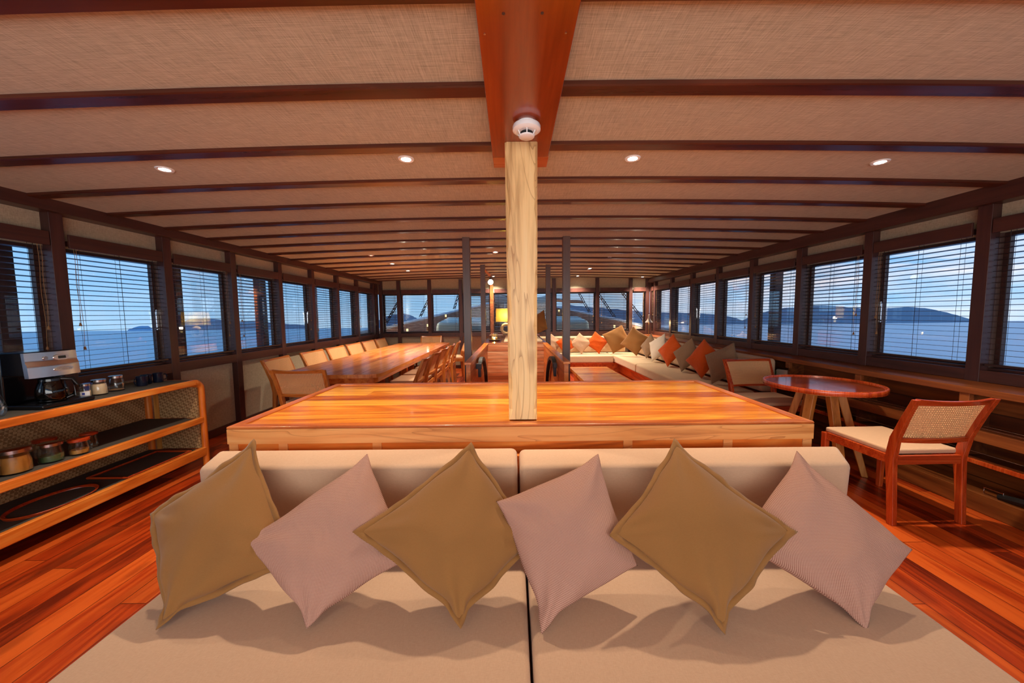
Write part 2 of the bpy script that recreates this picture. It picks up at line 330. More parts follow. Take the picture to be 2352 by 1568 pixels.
# ------------------------------------------------------------ mesh helpers
class MB:
    def __init__(self, fn=None):
        self.v = []; self.f = []; self.fn = fn
    def add(self, vs, fs):
        k = len(self.v)
        self.v += [tuple(self.fn(*p)) if self.fn else tuple(p) for p in vs]
        self.f += [tuple(i + k for i in f) for f in fs]
        return self
    def box(self, x0, x1, y0, y1, z0, z1):
        vs = [(x, y, z) for x in (x0, x1) for y in (y0, y1) for z in (z0, z1)]
        return self.add(vs, [(0, 1, 3, 2), (4, 6, 7, 5), (0, 4, 5, 1), (2, 3, 7, 6), (0, 2, 6, 4), (1, 5, 7, 3)])
    def hexa(self, pts):
        return self.add(pts, [(0, 1, 3, 2), (4, 6, 7, 5), (0, 4, 5, 1), (2, 3, 7, 6), (0, 2, 6, 4), (1, 5, 7, 3)])
    def cyl(self, p0, p1, r0, r1=None, n=16, caps=True):
        r1 = r0 if r1 is None else r1
        p0, p1 = Vector(p0), Vector(p1); d = (p1 - p0).normalized()
        a = d.orthogonal().normalized(); b = d.cross(a)
        vs = []
        for p, r in ((p0, r0), (p1, r1)):
            for i in range(n):
                th = 2 * PI * i / n; vs.append(p + a * math.cos(th) * r + b * math.sin(th) * r)
        fs = [(i, (i + 1) % n, n + (i + 1) % n, n + i) for i in range(n)]
        if caps: fs += [tuple(range(n - 1, -1, -1)), tuple(range(n, 2 * n))]
        return self.add(vs, fs)
    def lathe(self, prof, c=(0, 0, 0), n=32, sx=1.0, sy=1.0):
        vs = []; m_ = len(prof)
        for i in range(n):
            th = 2 * PI * i / n
            for r, z in prof: vs.append((c[0] + r * math.cos(th) * sx, c[1] + r * math.sin(th) * sy, c[2] + z))
        fs = []
        for i in range(n):
            j = (i + 1) % n
            for k in range(m_ - 1): fs.append((i * m_ + k, j * m_ + k, j * m_ + k + 1, i * m_ + k + 1))
        return self.add(vs, fs)
    def tube(self, pts, r, n=8, closed=False):
        pts = [Vector(p) for p in pts]; vs = []; N = len(pts)
        for i, p in enumerate(pts):
            if closed: d = pts[(i + 1) % N] - pts[i - 1]
            else: d = pts[min(i + 1, N - 1)] - pts[max(i - 1, 0)]
            d.normalize(); up = Vector((0, 0, 1)) if abs(d.z) < 0.9 else Vector((0, 1, 0))
            a = d.cross(up).normalized(); b = d.cross(a)
            rr = r[i] if isinstance(r, (list, tuple)) else r
            for k in range(n):
                th = 2 * PI * k / n; vs.append(p + a * math.cos(th) * rr + b * math.sin(th) * rr)
        fs = []
        for i in range(N if closed else N - 1):
            j = (i + 1) % N
            for k in range(n): fs.append((i * n + k, i * n + (k + 1) % n, j * n + (k + 1) % n, j * n + k))
        if not closed: fs += [tuple(range(n)), tuple(range((N - 1) * n, N * n))]
        return self.add(vs, fs)
    def prism(self, poly, z0, z1):
        n = len(poly)
        vs = [(x, y, z0) for x, y in poly] + [(x, y, z1) for x, y in poly]
        return self.add(vs, [tuple(range(n - 1, -1, -1)), tuple(range(n, 2 * n))] + [(i, (i + 1) % n, n + (i + 1) % n, n + i) for i in range(n)])
    def sphere(self, c, r, n=16, m_=10, sz=1.0):
        prof = [(max(r * math.sin(PI * k / m_), 1e-5), -r * sz * math.cos(PI * k / m_)) for k in range(m_ + 1)]
        return self.lathe(prof, c, n)
    def build(self, name, material, parent=None, smooth=False, bevel=0.0, seg=2, origin=None):
        """links everything collected as ONE mesh object. Vertices are given in world space; origin (or the parent's place) becomes its origin."""
        off = Vector(origin) if origin is not None else Vector((0, 0, 0))
        if parent is not None: off = parent_origin(parent) if origin is None else off
        me = bpy.data.meshes.new(name)
        me.from_pydata([tuple(Vector(p) - off) for p in self.v], [], self.f)
        bm = bmesh.new(); bm.from_mesh(me); bmesh.ops.remove_doubles(bm, verts=bm.verts, dist=1e-6)
        bmesh.ops.recalc_face_normals(bm, faces=bm.faces); bm.to_mesh(me); bm.free()
        me.materials.append(material)
        if smooth:
            for p in me.polygons: p.use_smooth = True
        o = bpy.data.objects.new(name, me); COL.objects.link(o)
        if parent is not None:
            o.parent = parent
            if origin is not None: o.location = off - parent_origin(parent)
        elif origin is not None: o.location = off
        if bevel:
            md = o.modifiers.new('bevel', 'BEVEL'); md.width = bevel; md.segments = seg; md.limit_method = 'ANGLE'; md.angle_limit = 0.6
            for p in me.polygons: p.use_smooth = True
            md.harden_normals = True
        elif smooth:
            try: me.set_sharp_from_angle(angle=0.7)
            except Exception: pass
        return o


def parent_origin(p):
    v = Vector(p.location)
    while p.parent: p = p.parent; v += Vector(p.location)
    return v


def tag(o, label, cat, group=None):
    o['label'] = label; o['category'] = cat
    if group: o['group'] = group
    return o


def thing(name, loc, label=None, cat=None, group=None, rz=0.0):
    o = bpy.data.objects.new(name, None); COL.objects.link(o); o.location = loc; o.rotation_euler = (0, 0, rz)
    o.empty_display_size = 0.1
    if label: tag(o, label, cat, group)
    return o


def struct(o, label=None, cat=None):
    o['kind'] = 'structure'
    o['label'] = label or 'part of the saloon itself: ' + o.name.replace('_', ' ')
    o['category'] = cat or o.name.split('_')[0]
    return o


def dup(root, loc, rz, label, scale=None):
    r = root.copy(); COL.objects.link(r); r.location = loc; r.rotation_euler = (0, 0, rz); r['label'] = label
    if scale: r.scale = scale
    for ch in list(root.children):
        c = ch.copy(); COL.objects.link(c); c.parent = r
        for g in ch.children:
            d = g.copy(); COL.objects.link(d); d.parent = c
    return r

# ------------------------------------------------------------ room shell
XL, XR, YF, YB = -3.61, 3.65, 9.70, -2.0          # inner faces of the wall posts
def ceil_z(x): return 2.445 - 0.0055 * x ** 2

struct(MB().box(-3.9, 3.95, -2.2, 10.0, -0.12, 0.0).build('floor', MT['floor']), 'glossy orange-red teak plank floor', 'floor')

mb = MB(); N = 24
xs = [-3.9 + 7.85 * i / N for i in range(N + 1)]
for i in range(N):
    a, b_ = xs[i], xs[i + 1]
    mb.hexa([(a, -2.2, ceil_z(a)), (a, -2.2, ceil_z(a) + 0.12), (a, 10.0, ceil_z(a)), (a, 10.0, ceil_z(a) + 0.12),
             (b_, -2.2, ceil_z(b_)), (b_, -2.2, ceil_z(b_) + 0.12), (b_, 10.0, ceil_z(b_)), (b_, 10.0, ceil_z(b_) + 0.12)])
struct(mb.build('ceiling', MT['ceiling'], smooth=True), 'beige woven linen ceiling between the dark beams', 'ceiling')

tn = 0
def trim(mb, mt, label, **kw):
    global tn
    tn += 1
    return struct(mb.build('trim_%d' % tn, mt, **kw), label, 'trim')

beamY = [-1.6, -1.05, -0.5, 0.04, 0.58, 1.128] + [1.62, 2.16, 2.70, 3.22, 3.74, 4.25, 4.77, 5.30, 5.84, 6.38, 6.92, 7.46, 8.00, 8.54, 9.06, 9.56]
for k, y in enumerate(beamY):
    mb = MB(); pts = [-3.62 + 7.28 * i / 20 for i in range(21)]
    prof = [(0.0, 0.005), (0.0, -0.016), (0.006, -0.021), (0.078, -0.021), (0.084, -0.016), (0.084, 0.005)]
    vs = []; n = len(prof)
    for x in pts:
        for dy, dz in prof: vs.append((x, y + dy, ceil_z(x) + dz))
    fs = [(i * n + j, i * n + (j + 1) % n, (i + 1) * n + (j + 1) % n, (i + 1) * n + j) for i in range(20) for j in range(n)]
    fs += [tuple(range(n)), tuple(range(20 * n, 21 * n))]
    mb.add(vs, fs)
    trim(mb, MT['cross'], 'dark red-brown cross beam %d under the ceiling, counted from the aft end' % (k + 1))

# centre beam carried by the pale post
cb = thing('trim_%d' % (tn + 1), (0.06, 0.1, 2.38)); tn += 1
struct(cb, 'broad red-brown centre beam running fore and aft above the pale post', 'beam')
MB().hexa([(-0.085, -2.0, 2.38), (-0.085, -2.0, 2.50), (-0.112, 2.22, 2.38), (-0.112, 2.22, 2.50), (0.20, -2.0, 2.38), (0.20, -2.0, 2.50), (0.218, 2.22, 2.38), (0.218, 2.22, 2.50)]).build('beam_body', MT['beam'], cb, bevel=0.004)
o = MB().box(-0.112, 0.222, 2.222, 2.37, 2.38, 2.50).build('beam_end', MT['beam_end'], cb, bevel=0.004); o['label'] = 'paler orange end block'
for x, y in ((-0.02, 1.19), (0.10, 1.19)):
    o = MB().cyl((x, y, 2.384), (x, y, 2.3785), 0.005, n=14).build('wood_plug', MT['dark'], cb)
for x, y in ((-0.085, 1.27), (0.185, 1.27)):
    o = MB().cyl((x, y, 2.384), (x, y, 2.378), 0.004, n=12).build('screw', MT['steel'], cb)

def mapL(s, d, z): return (XL - d, s, z)
def mapR(s, d, z): return (XR + d, s, z)
def mapF(s, d, z): return (s, YF + d, z)
SIDE_S = [0.15, 1.07, 1.99, 2.905, 3.815, 4.71, 5.65, 6.57, 7.50, 8.45, 9.40]
SIDE_R = [0.10, 1.02, 1.94, 2.86, 3.77, 4.67, 5.59, 6.52, 7.46, 8.42, 9.38]
FRONT_S = [-3.07, -2.24, -1.40, -0.57, 0.27, 1.10, 2.26, 3.15]
WT, WB = 2.03, 0.99      # window head, sill

def wall(nm, fn, S_, s0, s1, lab):
    mb = MB(fn)
    mb.box(s0, s1, 0.07, 0.17, WT, 2.47)
    mb.box(s0, s1, 0.07, 0.17, 0.0, WB - 0.02)
    return struct(mb.build(nm, MT['wallf'] if nm == 'wall_front' else MT['wall']), lab, 'wall')
wall('wall_left', mapL, SIDE_S, YB, 9.95, 'port side wall covered in beige grasscloth above and below the windows')
wall('wall_right', mapR, SIDE_S, YB, 9.95, 'starboard side wall covered in beige grasscloth above the windows')
wall('wall_front', mapF, FRONT_S, -3.87, 3.92, 'forward wall covered in beige grasscloth above and below the windows')
struct(MB().box(-3.9, -2.6, YB - 0.15, YB, 0, 2.5).box(2.6, 3.95, YB - 0.15, YB, 0, 2.5).box(-2.6, 2.6, YB - 0.15, YB, 0, 0.6).box(-2.6, 2.6, YB - 0.15, YB, 2.3, 2.5).build('wall_back', MT['wall']), 'beige wall behind the camera around a wide opening added for the fill light', 'wall')  # unseen aft opening, made up to give the fill light a way in

for nm, fn, S_, side in (('port', mapL, SIDE_S, 'L'), ('starboard', mapR, SIDE_R, 'R'), ('forward', mapF, FRONT_S, 'F')):
    allS = ([YB] + S_ + [9.66]) if side != 'F' else ([-3.55] + S_ + [3.60])
    for k, s in enumerate(allS):
        w_ = 0.045
        mb = MB(fn).box(s - w_, s + w_, 0.0, 0.17, 0.0, 2.40)
        trim(mb, MT['dark'] if not (side == 'F' and k == 4) else MT['ledge'], 'dark wooden wall post %d on the %s wall, counted from %s' % (k + 1, nm, 'the aft end' if side != 'F' else 'port'), bevel=0.003)
    a, b_ = (YB, 9.70) if side != 'F' else (-3.6, 3.64)
    bays = list(zip(allS[:-1], allS[1:]))
    # reveals beside each post, sill rail, header
    mb = MB(fn)
    for s in allS: mb.box(s - 0.047, s + 0.047, 0.071, 0.168, WB - 0.02, WT)
    trim(mb, MT['grey_post'], 'grey-brown window reveals of the %s wall' % nm)
    mb = MB(fn).box(a, b_, 0.004, 0.10, 0.87 if side != 'R' else 0.885, WB - 0.015)
    trim(mb, MT['dark_y'], 'dark sill rail along the %s wall' % nm, bevel=0.004)
    mb = MB(fn).box(a, b_, 0.06, 0.18, WB - 0.015, WB + 0.005)
    trim(mb, MT['dark_y'], 'dark window sill board of the %s wall' % nm, bevel=0.003)

# long wall beams under the ceiling, dropping beside the posts
trim(MB().box(XL - 0.1, XL + 0.06, YB, 9.72, 2.285, 2.40), MT['dark_y'], 'dark beam along the top of the port wall', bevel=0.006)
trim(MB().box(XR - 0.06, XR + 0.1, YB, 9.72, 2.245, 2.40), MT['dark_y'], 'dark beam along the top of the starboard wall', bevel=0.006)
o = struct(MB(mapL).box(YB, 9.7, 0.045, 0.09, 0, 0.09).build('baseboard_left', MT['dark_y']), 'dark baseboard along the port wall', 'baseboard')
o = struct(MB(mapF).box(-3.6, 3.6, 0.045, 0.09, 0, 0.09).build('baseboard_front', MT['dark_y']), 'dark baseboard along the forward wall', 'baseboard')

# ------------------------------------------------------------ windows (recessed casements) and blinds
wn_ = 0
def window(fn, s0, s1, where, handle=None, hinge=1):
    global wn_
    wn_ += 1
    mid = fn((s0 + s1) / 2, 0.2, WB)
    w_ = struct(thing('window_%d' % wn_, mid), where, 'window')
    a, b_, z0, z1 = s0 + 0.047, s1 - 0.047, WB + 0.005, WT
    f = 0.032
    mb = MB(fn)
    mb.box(a, a + f, 0.105, 0.145, z0, z1); mb.box(b_ - f, b_, 0.105, 0.145, z0, z1)
    mb.box(a, b_, 0.106, 0.144, z0, z0 + f * .5); mb.box(a, b_, 0.106, 0.144, z1 - f, z1)
    mb.build('window_frame', MT['dark_y'], w_, bevel=0.003)
    MB(fn).box(a + f - 0.003, b_ - f + 0.003, 0.123, 0.127, z0 + f * .5 - 0.003, z1 - f + 0.003).build('glass_pane', MT['glass'], w_)
    if handle:
        s = b_ - f / 2 if handle > 0 else a + f / 2
        mb = MB(fn)
        mb.box(s - 0.012, s + 0.012, 0.092, 0.107, 1.33, 1.52); mb.box(s - 0.016, s + 0.016, 0.082, 0.095, 1.49, 1.54)
        mb.cyl((s, 0.087, 1.36), (s - 0.05, 0.072, 1.34), 0.006, n=8)
        o = mb.build('window_latch', MT['chrome'], w_, bevel=0.002); o['label'] = 'chrome latch'
    return w_


def blind(fn, s0, s1, label, group, cord_far=True, zbot=1.025, nst=3, tilt=4):
    mid = fn((s0 + s1) / 2, 0.04, 2.08)
    r = thing('window_blind', mid, label, 'blind', group)
    a, b_ = s0 + 0.05, s1 - 0.05
    mb = MB(fn).box(a + 0.02, b_ - 0.005, -0.004, 0.012, 2.028, 2.135)
    mb.build('valance', MT['dark_y'], r, bevel=0.002)
    MB(fn).box(a + 0.03, b_ - 0.02, 0.02, 0.055, 2.045, 2.085).build('headrail', MT['dark_y'], r)
    mb = MB(fn); z = zbot + 0.03; tz = math.tan(math.radians(tilt)) * 0.021; TH = 0.0028 if fn is not mapF else 0.004
    L = b_ - a - 0.03
    while z < 2.03:
        s_, e_ = a + 0.012, b_ - 0.012
        q = random.uniform(-.0012, .0012)
        mb.hexa([(s_, 0.018, z + tz + q), (s_, 0.018, z + tz + TH + q), (s_, 0.060, z - tz + q), (s_, 0.060, z - tz + TH + q),
                 (e_, 0.018, z + tz - q), (e_, 0.018, z + tz + TH - q), (e_, 0.060, z - tz - q), (e_, 0.060, z - tz + TH - q)])
        z += 0.0425
    mb.build('slats', MT['slat'], r)
    mb = MB(fn).box(a + 0.01, b_ - 0.01, 0.016, 0.062, zbot - 0.014, zbot + 0.004); mb.build('bottom_rail', MT['slat'], r, bevel=0.002)
    mb = MB(fn)
    for q in (0.16, 0.84) if nst == 2 else (0.12, 0.5, 0.88):
        sx = a + q * (b_ - a)
        for dd, ds in ((0.015, 0.0), (0.0625, 0.004), (0.039, 0.02)):
            mb.cyl((sx + ds, dd, zbot), (sx + ds, dd, 2.045), 0.0011, n=5, caps=False)
    mb.build('ladder_cords', MT['dcord'], r)
    for end, zz in ((0.055, 1.40), (0.075, 1.24)) if cord_far else ((0.055, 1.42), (0.07, 1.22)):
        sx = (b_ - end) if cord_far else (a + end)
        mb = MB(fn); pts = [(sx + 0.004 * math.sin(i * 1.3), 0.010, 2.03 - (2.03 - zz) * i / 8) for i in range(9)]
        mb.tube([fnp for fnp in pts], 0.0016, 5)
        c = mb.build('pull_cord', MT['cord'], r)
        mb = MB(fn).cyl((sx + 0.004 * math.sin(8 * 1.3), 0.010, zz - 0.028), (sx + 0.004 * math.sin(8 * 1.3), 0.010, zz), 0.010, 0.005, n=8)
        mb.build('tassel', MT['cord'], c)
    return r

ordn = ['', 'first', 'second', 'third', 'fourth', 'fifth', 'sixth', 'seventh', 'eighth', 'ninth', 'tenth']
for side, fn, nm in (('L', mapL, 'port'), ('R', mapR, 'starboard')):
    S_ = (SIDE_S if side == 'L' else SIDE_R) + [9.66]
    k = 0
    for i in range(1, len(S_) - 1):
        s0, s1 = S_[i], S_[i + 1]
        vis = i >= 2
        if vis: k += 1
        window(fn, s0, s1, ('%s casement window on the %s wall, counted from the camera' % (ordn[k], nm)) if vis else 'casement window on the %s wall beside the camera' % nm,
               handle=(1 if i in (3, 6) else 0) if side == 'L' else (1 if i in (3, 7) else 0))
        if vis:
            what = {('L', 1): 'behind the coffee maker', ('L', 2): 'above the row of jars and mugs', ('L', 3): 'just forward of the sideboard end',
                    ('R', 1): 'cut off by the right picture edge', ('R', 2): 'above the red cane chair', ('R', 3): 'above the round table'}.get((side, k), 'on the %s wall' % nm)
            blind(fn, s0, s1, 'dark slat blind %s, %s on the %s wall' % (what if 'wall' not in what else 'with half open slats', ordn[k], 'left' if side == 'L' else 'right'),
                  'slat blinds on the %s wall' % ('left' if side == 'L' else 'right'), cord_far=(side == 'L') == (k % 2 == 1), tilt=(4, 3, 3, 9, 3, 8, 8, 5)[(k - 1) % 8] if side == 'L' else (3, 3, 9, 7, 6, 5, 6, 8)[(k - 1) % 8])
S_ = [-3.55] + FRONT_S + [3.60]
for i in range(len(S_) - 1):
    s0, s1 = S_[i], S_[i + 1]
    window(mapF, s0, s1, '%s window of the forward wall, counted from port' % ordn[i + 1])
    blind(mapF, s0, s1, 'dark wooden slat blind on the far forward wall, %s from the left corner' % ordn[i + 1], 'slat blinds on the far wall', cord_far=i % 2 == 0, nst=2, tilt=(22, 8, 6, 16, 18, 8, 14, 20, 6)[i])

# ------------------------------------------------------------ downlights
def downlight(x, y, label, power=1.0, size=0.045):
    z = ceil_z(x)
    r = thing('downlight', (x, y, z - 0.001), label, 'ceiling light', 'recessed downlights')
    MB().lathe([(0.030, 0.004), (0.031, -0.004), (0.046, -0.006), (0.050, 0.0), (0.050, 0.004)], (x, y, z - 0.001), 28).build('trim_ring', MT['white'], r, smooth=True)
    MB().cyl((x, y, z - 0.0015), (x, y, z + 0.001), 0.030, n=24).build('lens', MT['lens'], r)
    ld = bpy.data.lights.new('downlight_lamp', 'SPOT'); ld.energy = LAMP_W * power; ld.color = (1.0, 0.86, 0.66)
    ld.spot_size = math.radians(100 if power in (1.9, 1.6) and y < 3 else 116); ld.spot_blend = 1.0; ld.shadow_soft_size = 0.03
    lo = bpy.data.objects.new('downlight_lamp', ld); COL.objects.link(lo); lo.parent = r; lo.location = (0, 0, -0.012)
    return r
for x, y, lb in ((-2.256, 2.414, 'recessed downlight above the sideboard, leftmost of the near row of four'),
                 (-0.669, 2.367, 'recessed downlight left of the pale post in the near row of four'),
                 (0.778, 2.398, 'recessed downlight right of the pale post in the near row of four'),
                 (2.398, 2.433, 'recessed downlight over the red cane chair, rightmost of the near row of four')):
    downlight(x, y, lb, 1.9)
for x, y, lb in ((-2.26, 5.854, 'small downlight over the dining table, nearest of its line of three'),
                 (-2.24, 6.796, 'small downlight over the dining table, middle of its line of three'),
                 (-2.26, 7.862, 'small downlight over the dining table, farthest of its line of three'),
                 (-0.271, 5.826, 'small downlight just left of the pale post over the stairwell'),
                 (1.692, 6.415, 'small downlight over the lounge, nearest of its line of three'),
                 (1.677, 7.923, 'small downlight over the lounge, middle of its line of three'),
                 (1.683, 9.44, 'small downlight over the lounge, farthest of its line of three'),
                 (-0.50, 9.45, 'small downlight close to the forward wall above the table lamp'),
                 (3.36, 9.45, 'small downlight in the far right corner above the cone reading lamp')):
    downlight(x, y, lb, 3.6 if 'stairwell' in lb else 3.0)
for x, q in ((-2.25, 'leftmost'), (-0.7, 'second from left'), (0.8, 'third from left'), (2.4, 'rightmost')):
    downlight(x, -0.75, 'recessed downlight in the aft row behind the camera, ' + q, 1.6)

# smoke detector on the centre beam
r = thing('smoke_detector', (0.075, 1.83, 2.38), 'round white smoke detector on the centre beam in front of the pale post', 'smoke detector')
c = (0.075, 1.83, 2.38)
MB().lathe([(0.0, 0), (0.045, 0.0), (0.045, -0.012), (0.065, -0.014), (0.068, -0.020), (0.068, -0.036), (0.056, -0.044), (0.046, -0.046), (0.0, -0.046)], c, 40).build('housing', MT['white'], r, smooth=True)
MB().lathe([(0.0, -0.070), (0.034, -0.070), (0.038, -0.067), (0.039, -0.063), (0.0, -0.063)], c, 32).build('sensor_cap', MT['white'], r, smooth=True)
MB().cyl((0.075, 1.83, 2.338), (0.075, 1.83, 2.316), 0.030, n=24).build('sensor_mesh', MT['blackm'], r)
mb = MB()
for k in range(6):
    th = k * PI / 3 + PI / 6 * 3
    mb.cyl((0.075 + 0.046 * math.cos(th), 1.83 + 0.046 * math.sin(th), 2.335), (0.075 + 0.035 * math.cos(th), 1.83 + 0.035 * math.sin(th), 2.314), 0.003, n=6)
mb.build('cage_ribs', MT['white'], r)

# ------------------------------------------------------------ pale hewn post on the counter
mb = MB(); vs = []; n = 8; zs = [0.852 + (2.379 - 0.852) * i / 26 for i in range(27)]
for i, z in enumerate(zs):
    f = i / 26
    xa, xb = -0.030 - 0.006 * f, 0.130 + 0.012 * f
    ch = 0.016 + 0.008 * math.sin(i * 0.7) + 0.004 * math.sin(i * 1.9 + 1)
    cr = 0.012 + 0.007 * math.sin(i * 0.55 + 2) + 0.004 * math.sin(i * 2.3)
    if i in (0,): ch = cr = 0.004
    ya, yb = 2.02, 2.18
    for p in ((xa, ya + ch), (xa + ch, ya), (xb - cr, ya), (xb, ya + cr), (xb, yb - cr), (xb - cr, yb), (xa + ch, yb), (xa, yb - ch)):
        vs.append((p[0], p[1], z))
fs = [(i * n + j, i * n + (j + 1) % n, (i + 1) * n + (j + 1) % n, (i + 1) * n + j) for i in range(26) for j in range(n)] + [tuple(range(n)), tuple(range(26 * n, 27 * n))]
mb.add(vs, fs)
o = mb.build('support_post', MT['post'], origin=(0.05, 2.1, 0.852)); tag(o, 'pale rough-hewn teak post standing on the counter under the centre beam', 'post')

# ------------------------------------------------------------ central counter
CX0, CX1, CY0, CY1, CZ = -1.585, 1.64, 1.935, 3.19, 0.85
r = thing('counter', ((CX0 + CX1) / 2, (CY0 + CY1) / 2, 0), 'wide glossy teak counter with a raised rim behind the beige back cushions', 'counter')
RW = 0.062
o = MB().box(CX0 + RW, CX1 - RW, CY0 + RW, CY1 - RW, CZ - 0.04, CZ - 0.006).build('counter_top', MT['counter_plank'], r)
o = MB().hexa([(CX0, CY0, CZ - 0.014), (CX0, CY0, CZ), (CX0 + RW, CY0 + RW, CZ - 0.014), (CX0 + RW, CY0 + RW, CZ), (CX1, CY0, CZ - 0.014), (CX1, CY0, CZ), (CX1 - RW, CY0 + RW, CZ - 0.014), (CX1 - RW, CY0 + RW, CZ)]).build('front_rim', MT['counter_rim'], r, bevel=0.004)
o = MB().hexa([(CX0 + RW, CY1 - RW, CZ - 0.014), (CX0 + RW, CY1 - RW, CZ), (CX0, CY1, CZ - 0.014), (CX0, CY1, CZ), (CX1 - RW, CY1 - RW, CZ - 0.014), (CX1 - RW, CY1 - RW, CZ), (CX1, CY1, CZ - 0.014), (CX1, CY1, CZ)]).build('rear_rim', MT['counter_rim'], r, bevel=0.004)
for sx in (0, 1):
    a = CX0 if sx == 0 else CX1; b_ = CX0 + RW if sx == 0 else CX1 - RW
    MB().hexa([(a, CY0, CZ - 0.014), (a, CY0, CZ), (a, CY1, CZ - 0.014), (a, CY1, CZ), (b_, CY0 + RW, CZ - 0.014), (b_, CY0 + RW, CZ), (b_, CY1 - RW, CZ - 0.014), (b_, CY1 - RW, CZ)]).build('side_rim', MT['counter_rim_y'], r, bevel=0.004)
MB().box(CX0, CX1, CY0 + 0.001, CY0 + 0.03, CZ - 0.098, CZ - 0.0145).build('fascia_board', MT['fascia'], r, bevel=0.002)
MB().box(CX0, CX0 + 0.03, CY0 + 0.031, CY1, CZ - 0.098, CZ - 0.0145).build('fascia_board', MT['counter_rim_y'], r, bevel=0.002)
MB().box(CX1 - 0.03, CX1, CY0 + 0.031, CY1, CZ - 0.098, CZ - 0.0145).build('fascia_board', MT['counter_rim_y'], r, bevel=0.002)
MB().box(CX0 + 0.035, CX1 - 0.035, CY0 + 0.035, CY1 - 0.01, 0.0, CZ - 0.041).build('cabinet_body', MT['teak_x'], r)
mb = MB().box(CX0 + 0.002, CX1 - 0.002, CY0 + 0.012, CY0 + 0.034, 0.0, CZ - 0.0985)
mb.build('front_panel', MT['teak_x'], r)
for x in (CX0 + 0.005, CX0 + 0.28, CX0 + 0.8, 0.6, 1.15, CX1 - 0.055):
    MB().box(x, x + 0.05, CY0 + 0.006, CY0 + 0.0125, 0.0, CZ - 0.0985).build('stile', MT['fascia'], r, bevel=0.001)

# ------------------------------------------------------------ foreground bench
BX0, BX1, SP = -1.425, 1.485, 0.035
def cushion(name, pts, mt, label, group, bevel=0.03, seg=4):
    cx = sum(p[0] for p in pts) / 8; cy = sum(p[1] for p in pts) / 8; cz = min(p[2] for p in pts)
    mb = MB().hexa(pts)
    o = mb.build(name, mt, origin=(cx, cy, cz), bevel=bevel, seg=seg)
    return tag(o, label, 'cushion', group)
def hx(x0, x1, y0, y1, z0, z1): return [(x, y, z) for x in (x0, x1) for y in (y0, y1) for z in (z0, z1)]

r = thing('daybed_base', (0.03, 1.2, 0), 'low teak platform carrying the foreground seat cushions', 'platform')
MB().box(BX0 + 0.03, BX1 - 0.03, 0.62, 1.90, 0.05, 0.155).build('platform', MT['teak_x'], r, bevel=0.004)
MB().box(BX0 + 0.10, BX1 - 0.10, 0.70, 1.86, 0.0, 0.05).build('plinth', MT['dark'], r)
MB().box(BX0 + 0.05, BX1 - 0.05, 1.865, 1.90, 0.155, 0.70).build('back_board', MT['teak_x'], r)
cushion('seat_cushion', hx(BX0, SP + 0.006, 0.60, 1.70, 0.158, 0.362), MT['seat_linen'], 'large beige linen seat cushion, left half of the foreground seat', 'foreground seat cushions', 0.022)
cushion('seat_cushion', hx(SP + 0.016, BX1, 0.60, 1.70, 0.158, 0.362), MT['seat_linen'], 'large beige linen seat cushion, right half of the foreground seat', 'foreground seat cushions', 0.022)
cushion('back_cushion', [(-1.475, 1.63, .364), (-1.475, 1.62, .757), (-1.54, 1.86, .364), (-1.56, 1.85, .757), (SP - 0.022, 1.63, .364), (SP - 0.022, 1.62, .757), (SP - 0.022, 1.86, .364), (SP - 0.022, 1.85, .757)],
        MT['seat_linen'], 'beige linen back cushion left of the gap, against the counter', 'foreground back cushions', 0.03)
cushion('back_cushion', [(SP - 0.012, 1.63, .364), (SP - 0.012, 1.62, .750), (SP - 0.012, 1.86, .364), (SP - 0.012, 1.85, .750), (1.545, 1.63, .364), (1.555, 1.62, .750), (1.67, 1.86, .364), (1.70, 1.85, .750)],
        MT['seat_linen'], 'beige linen back cushion right of the gap, against the counter', 'foreground back cushions', 0.03)

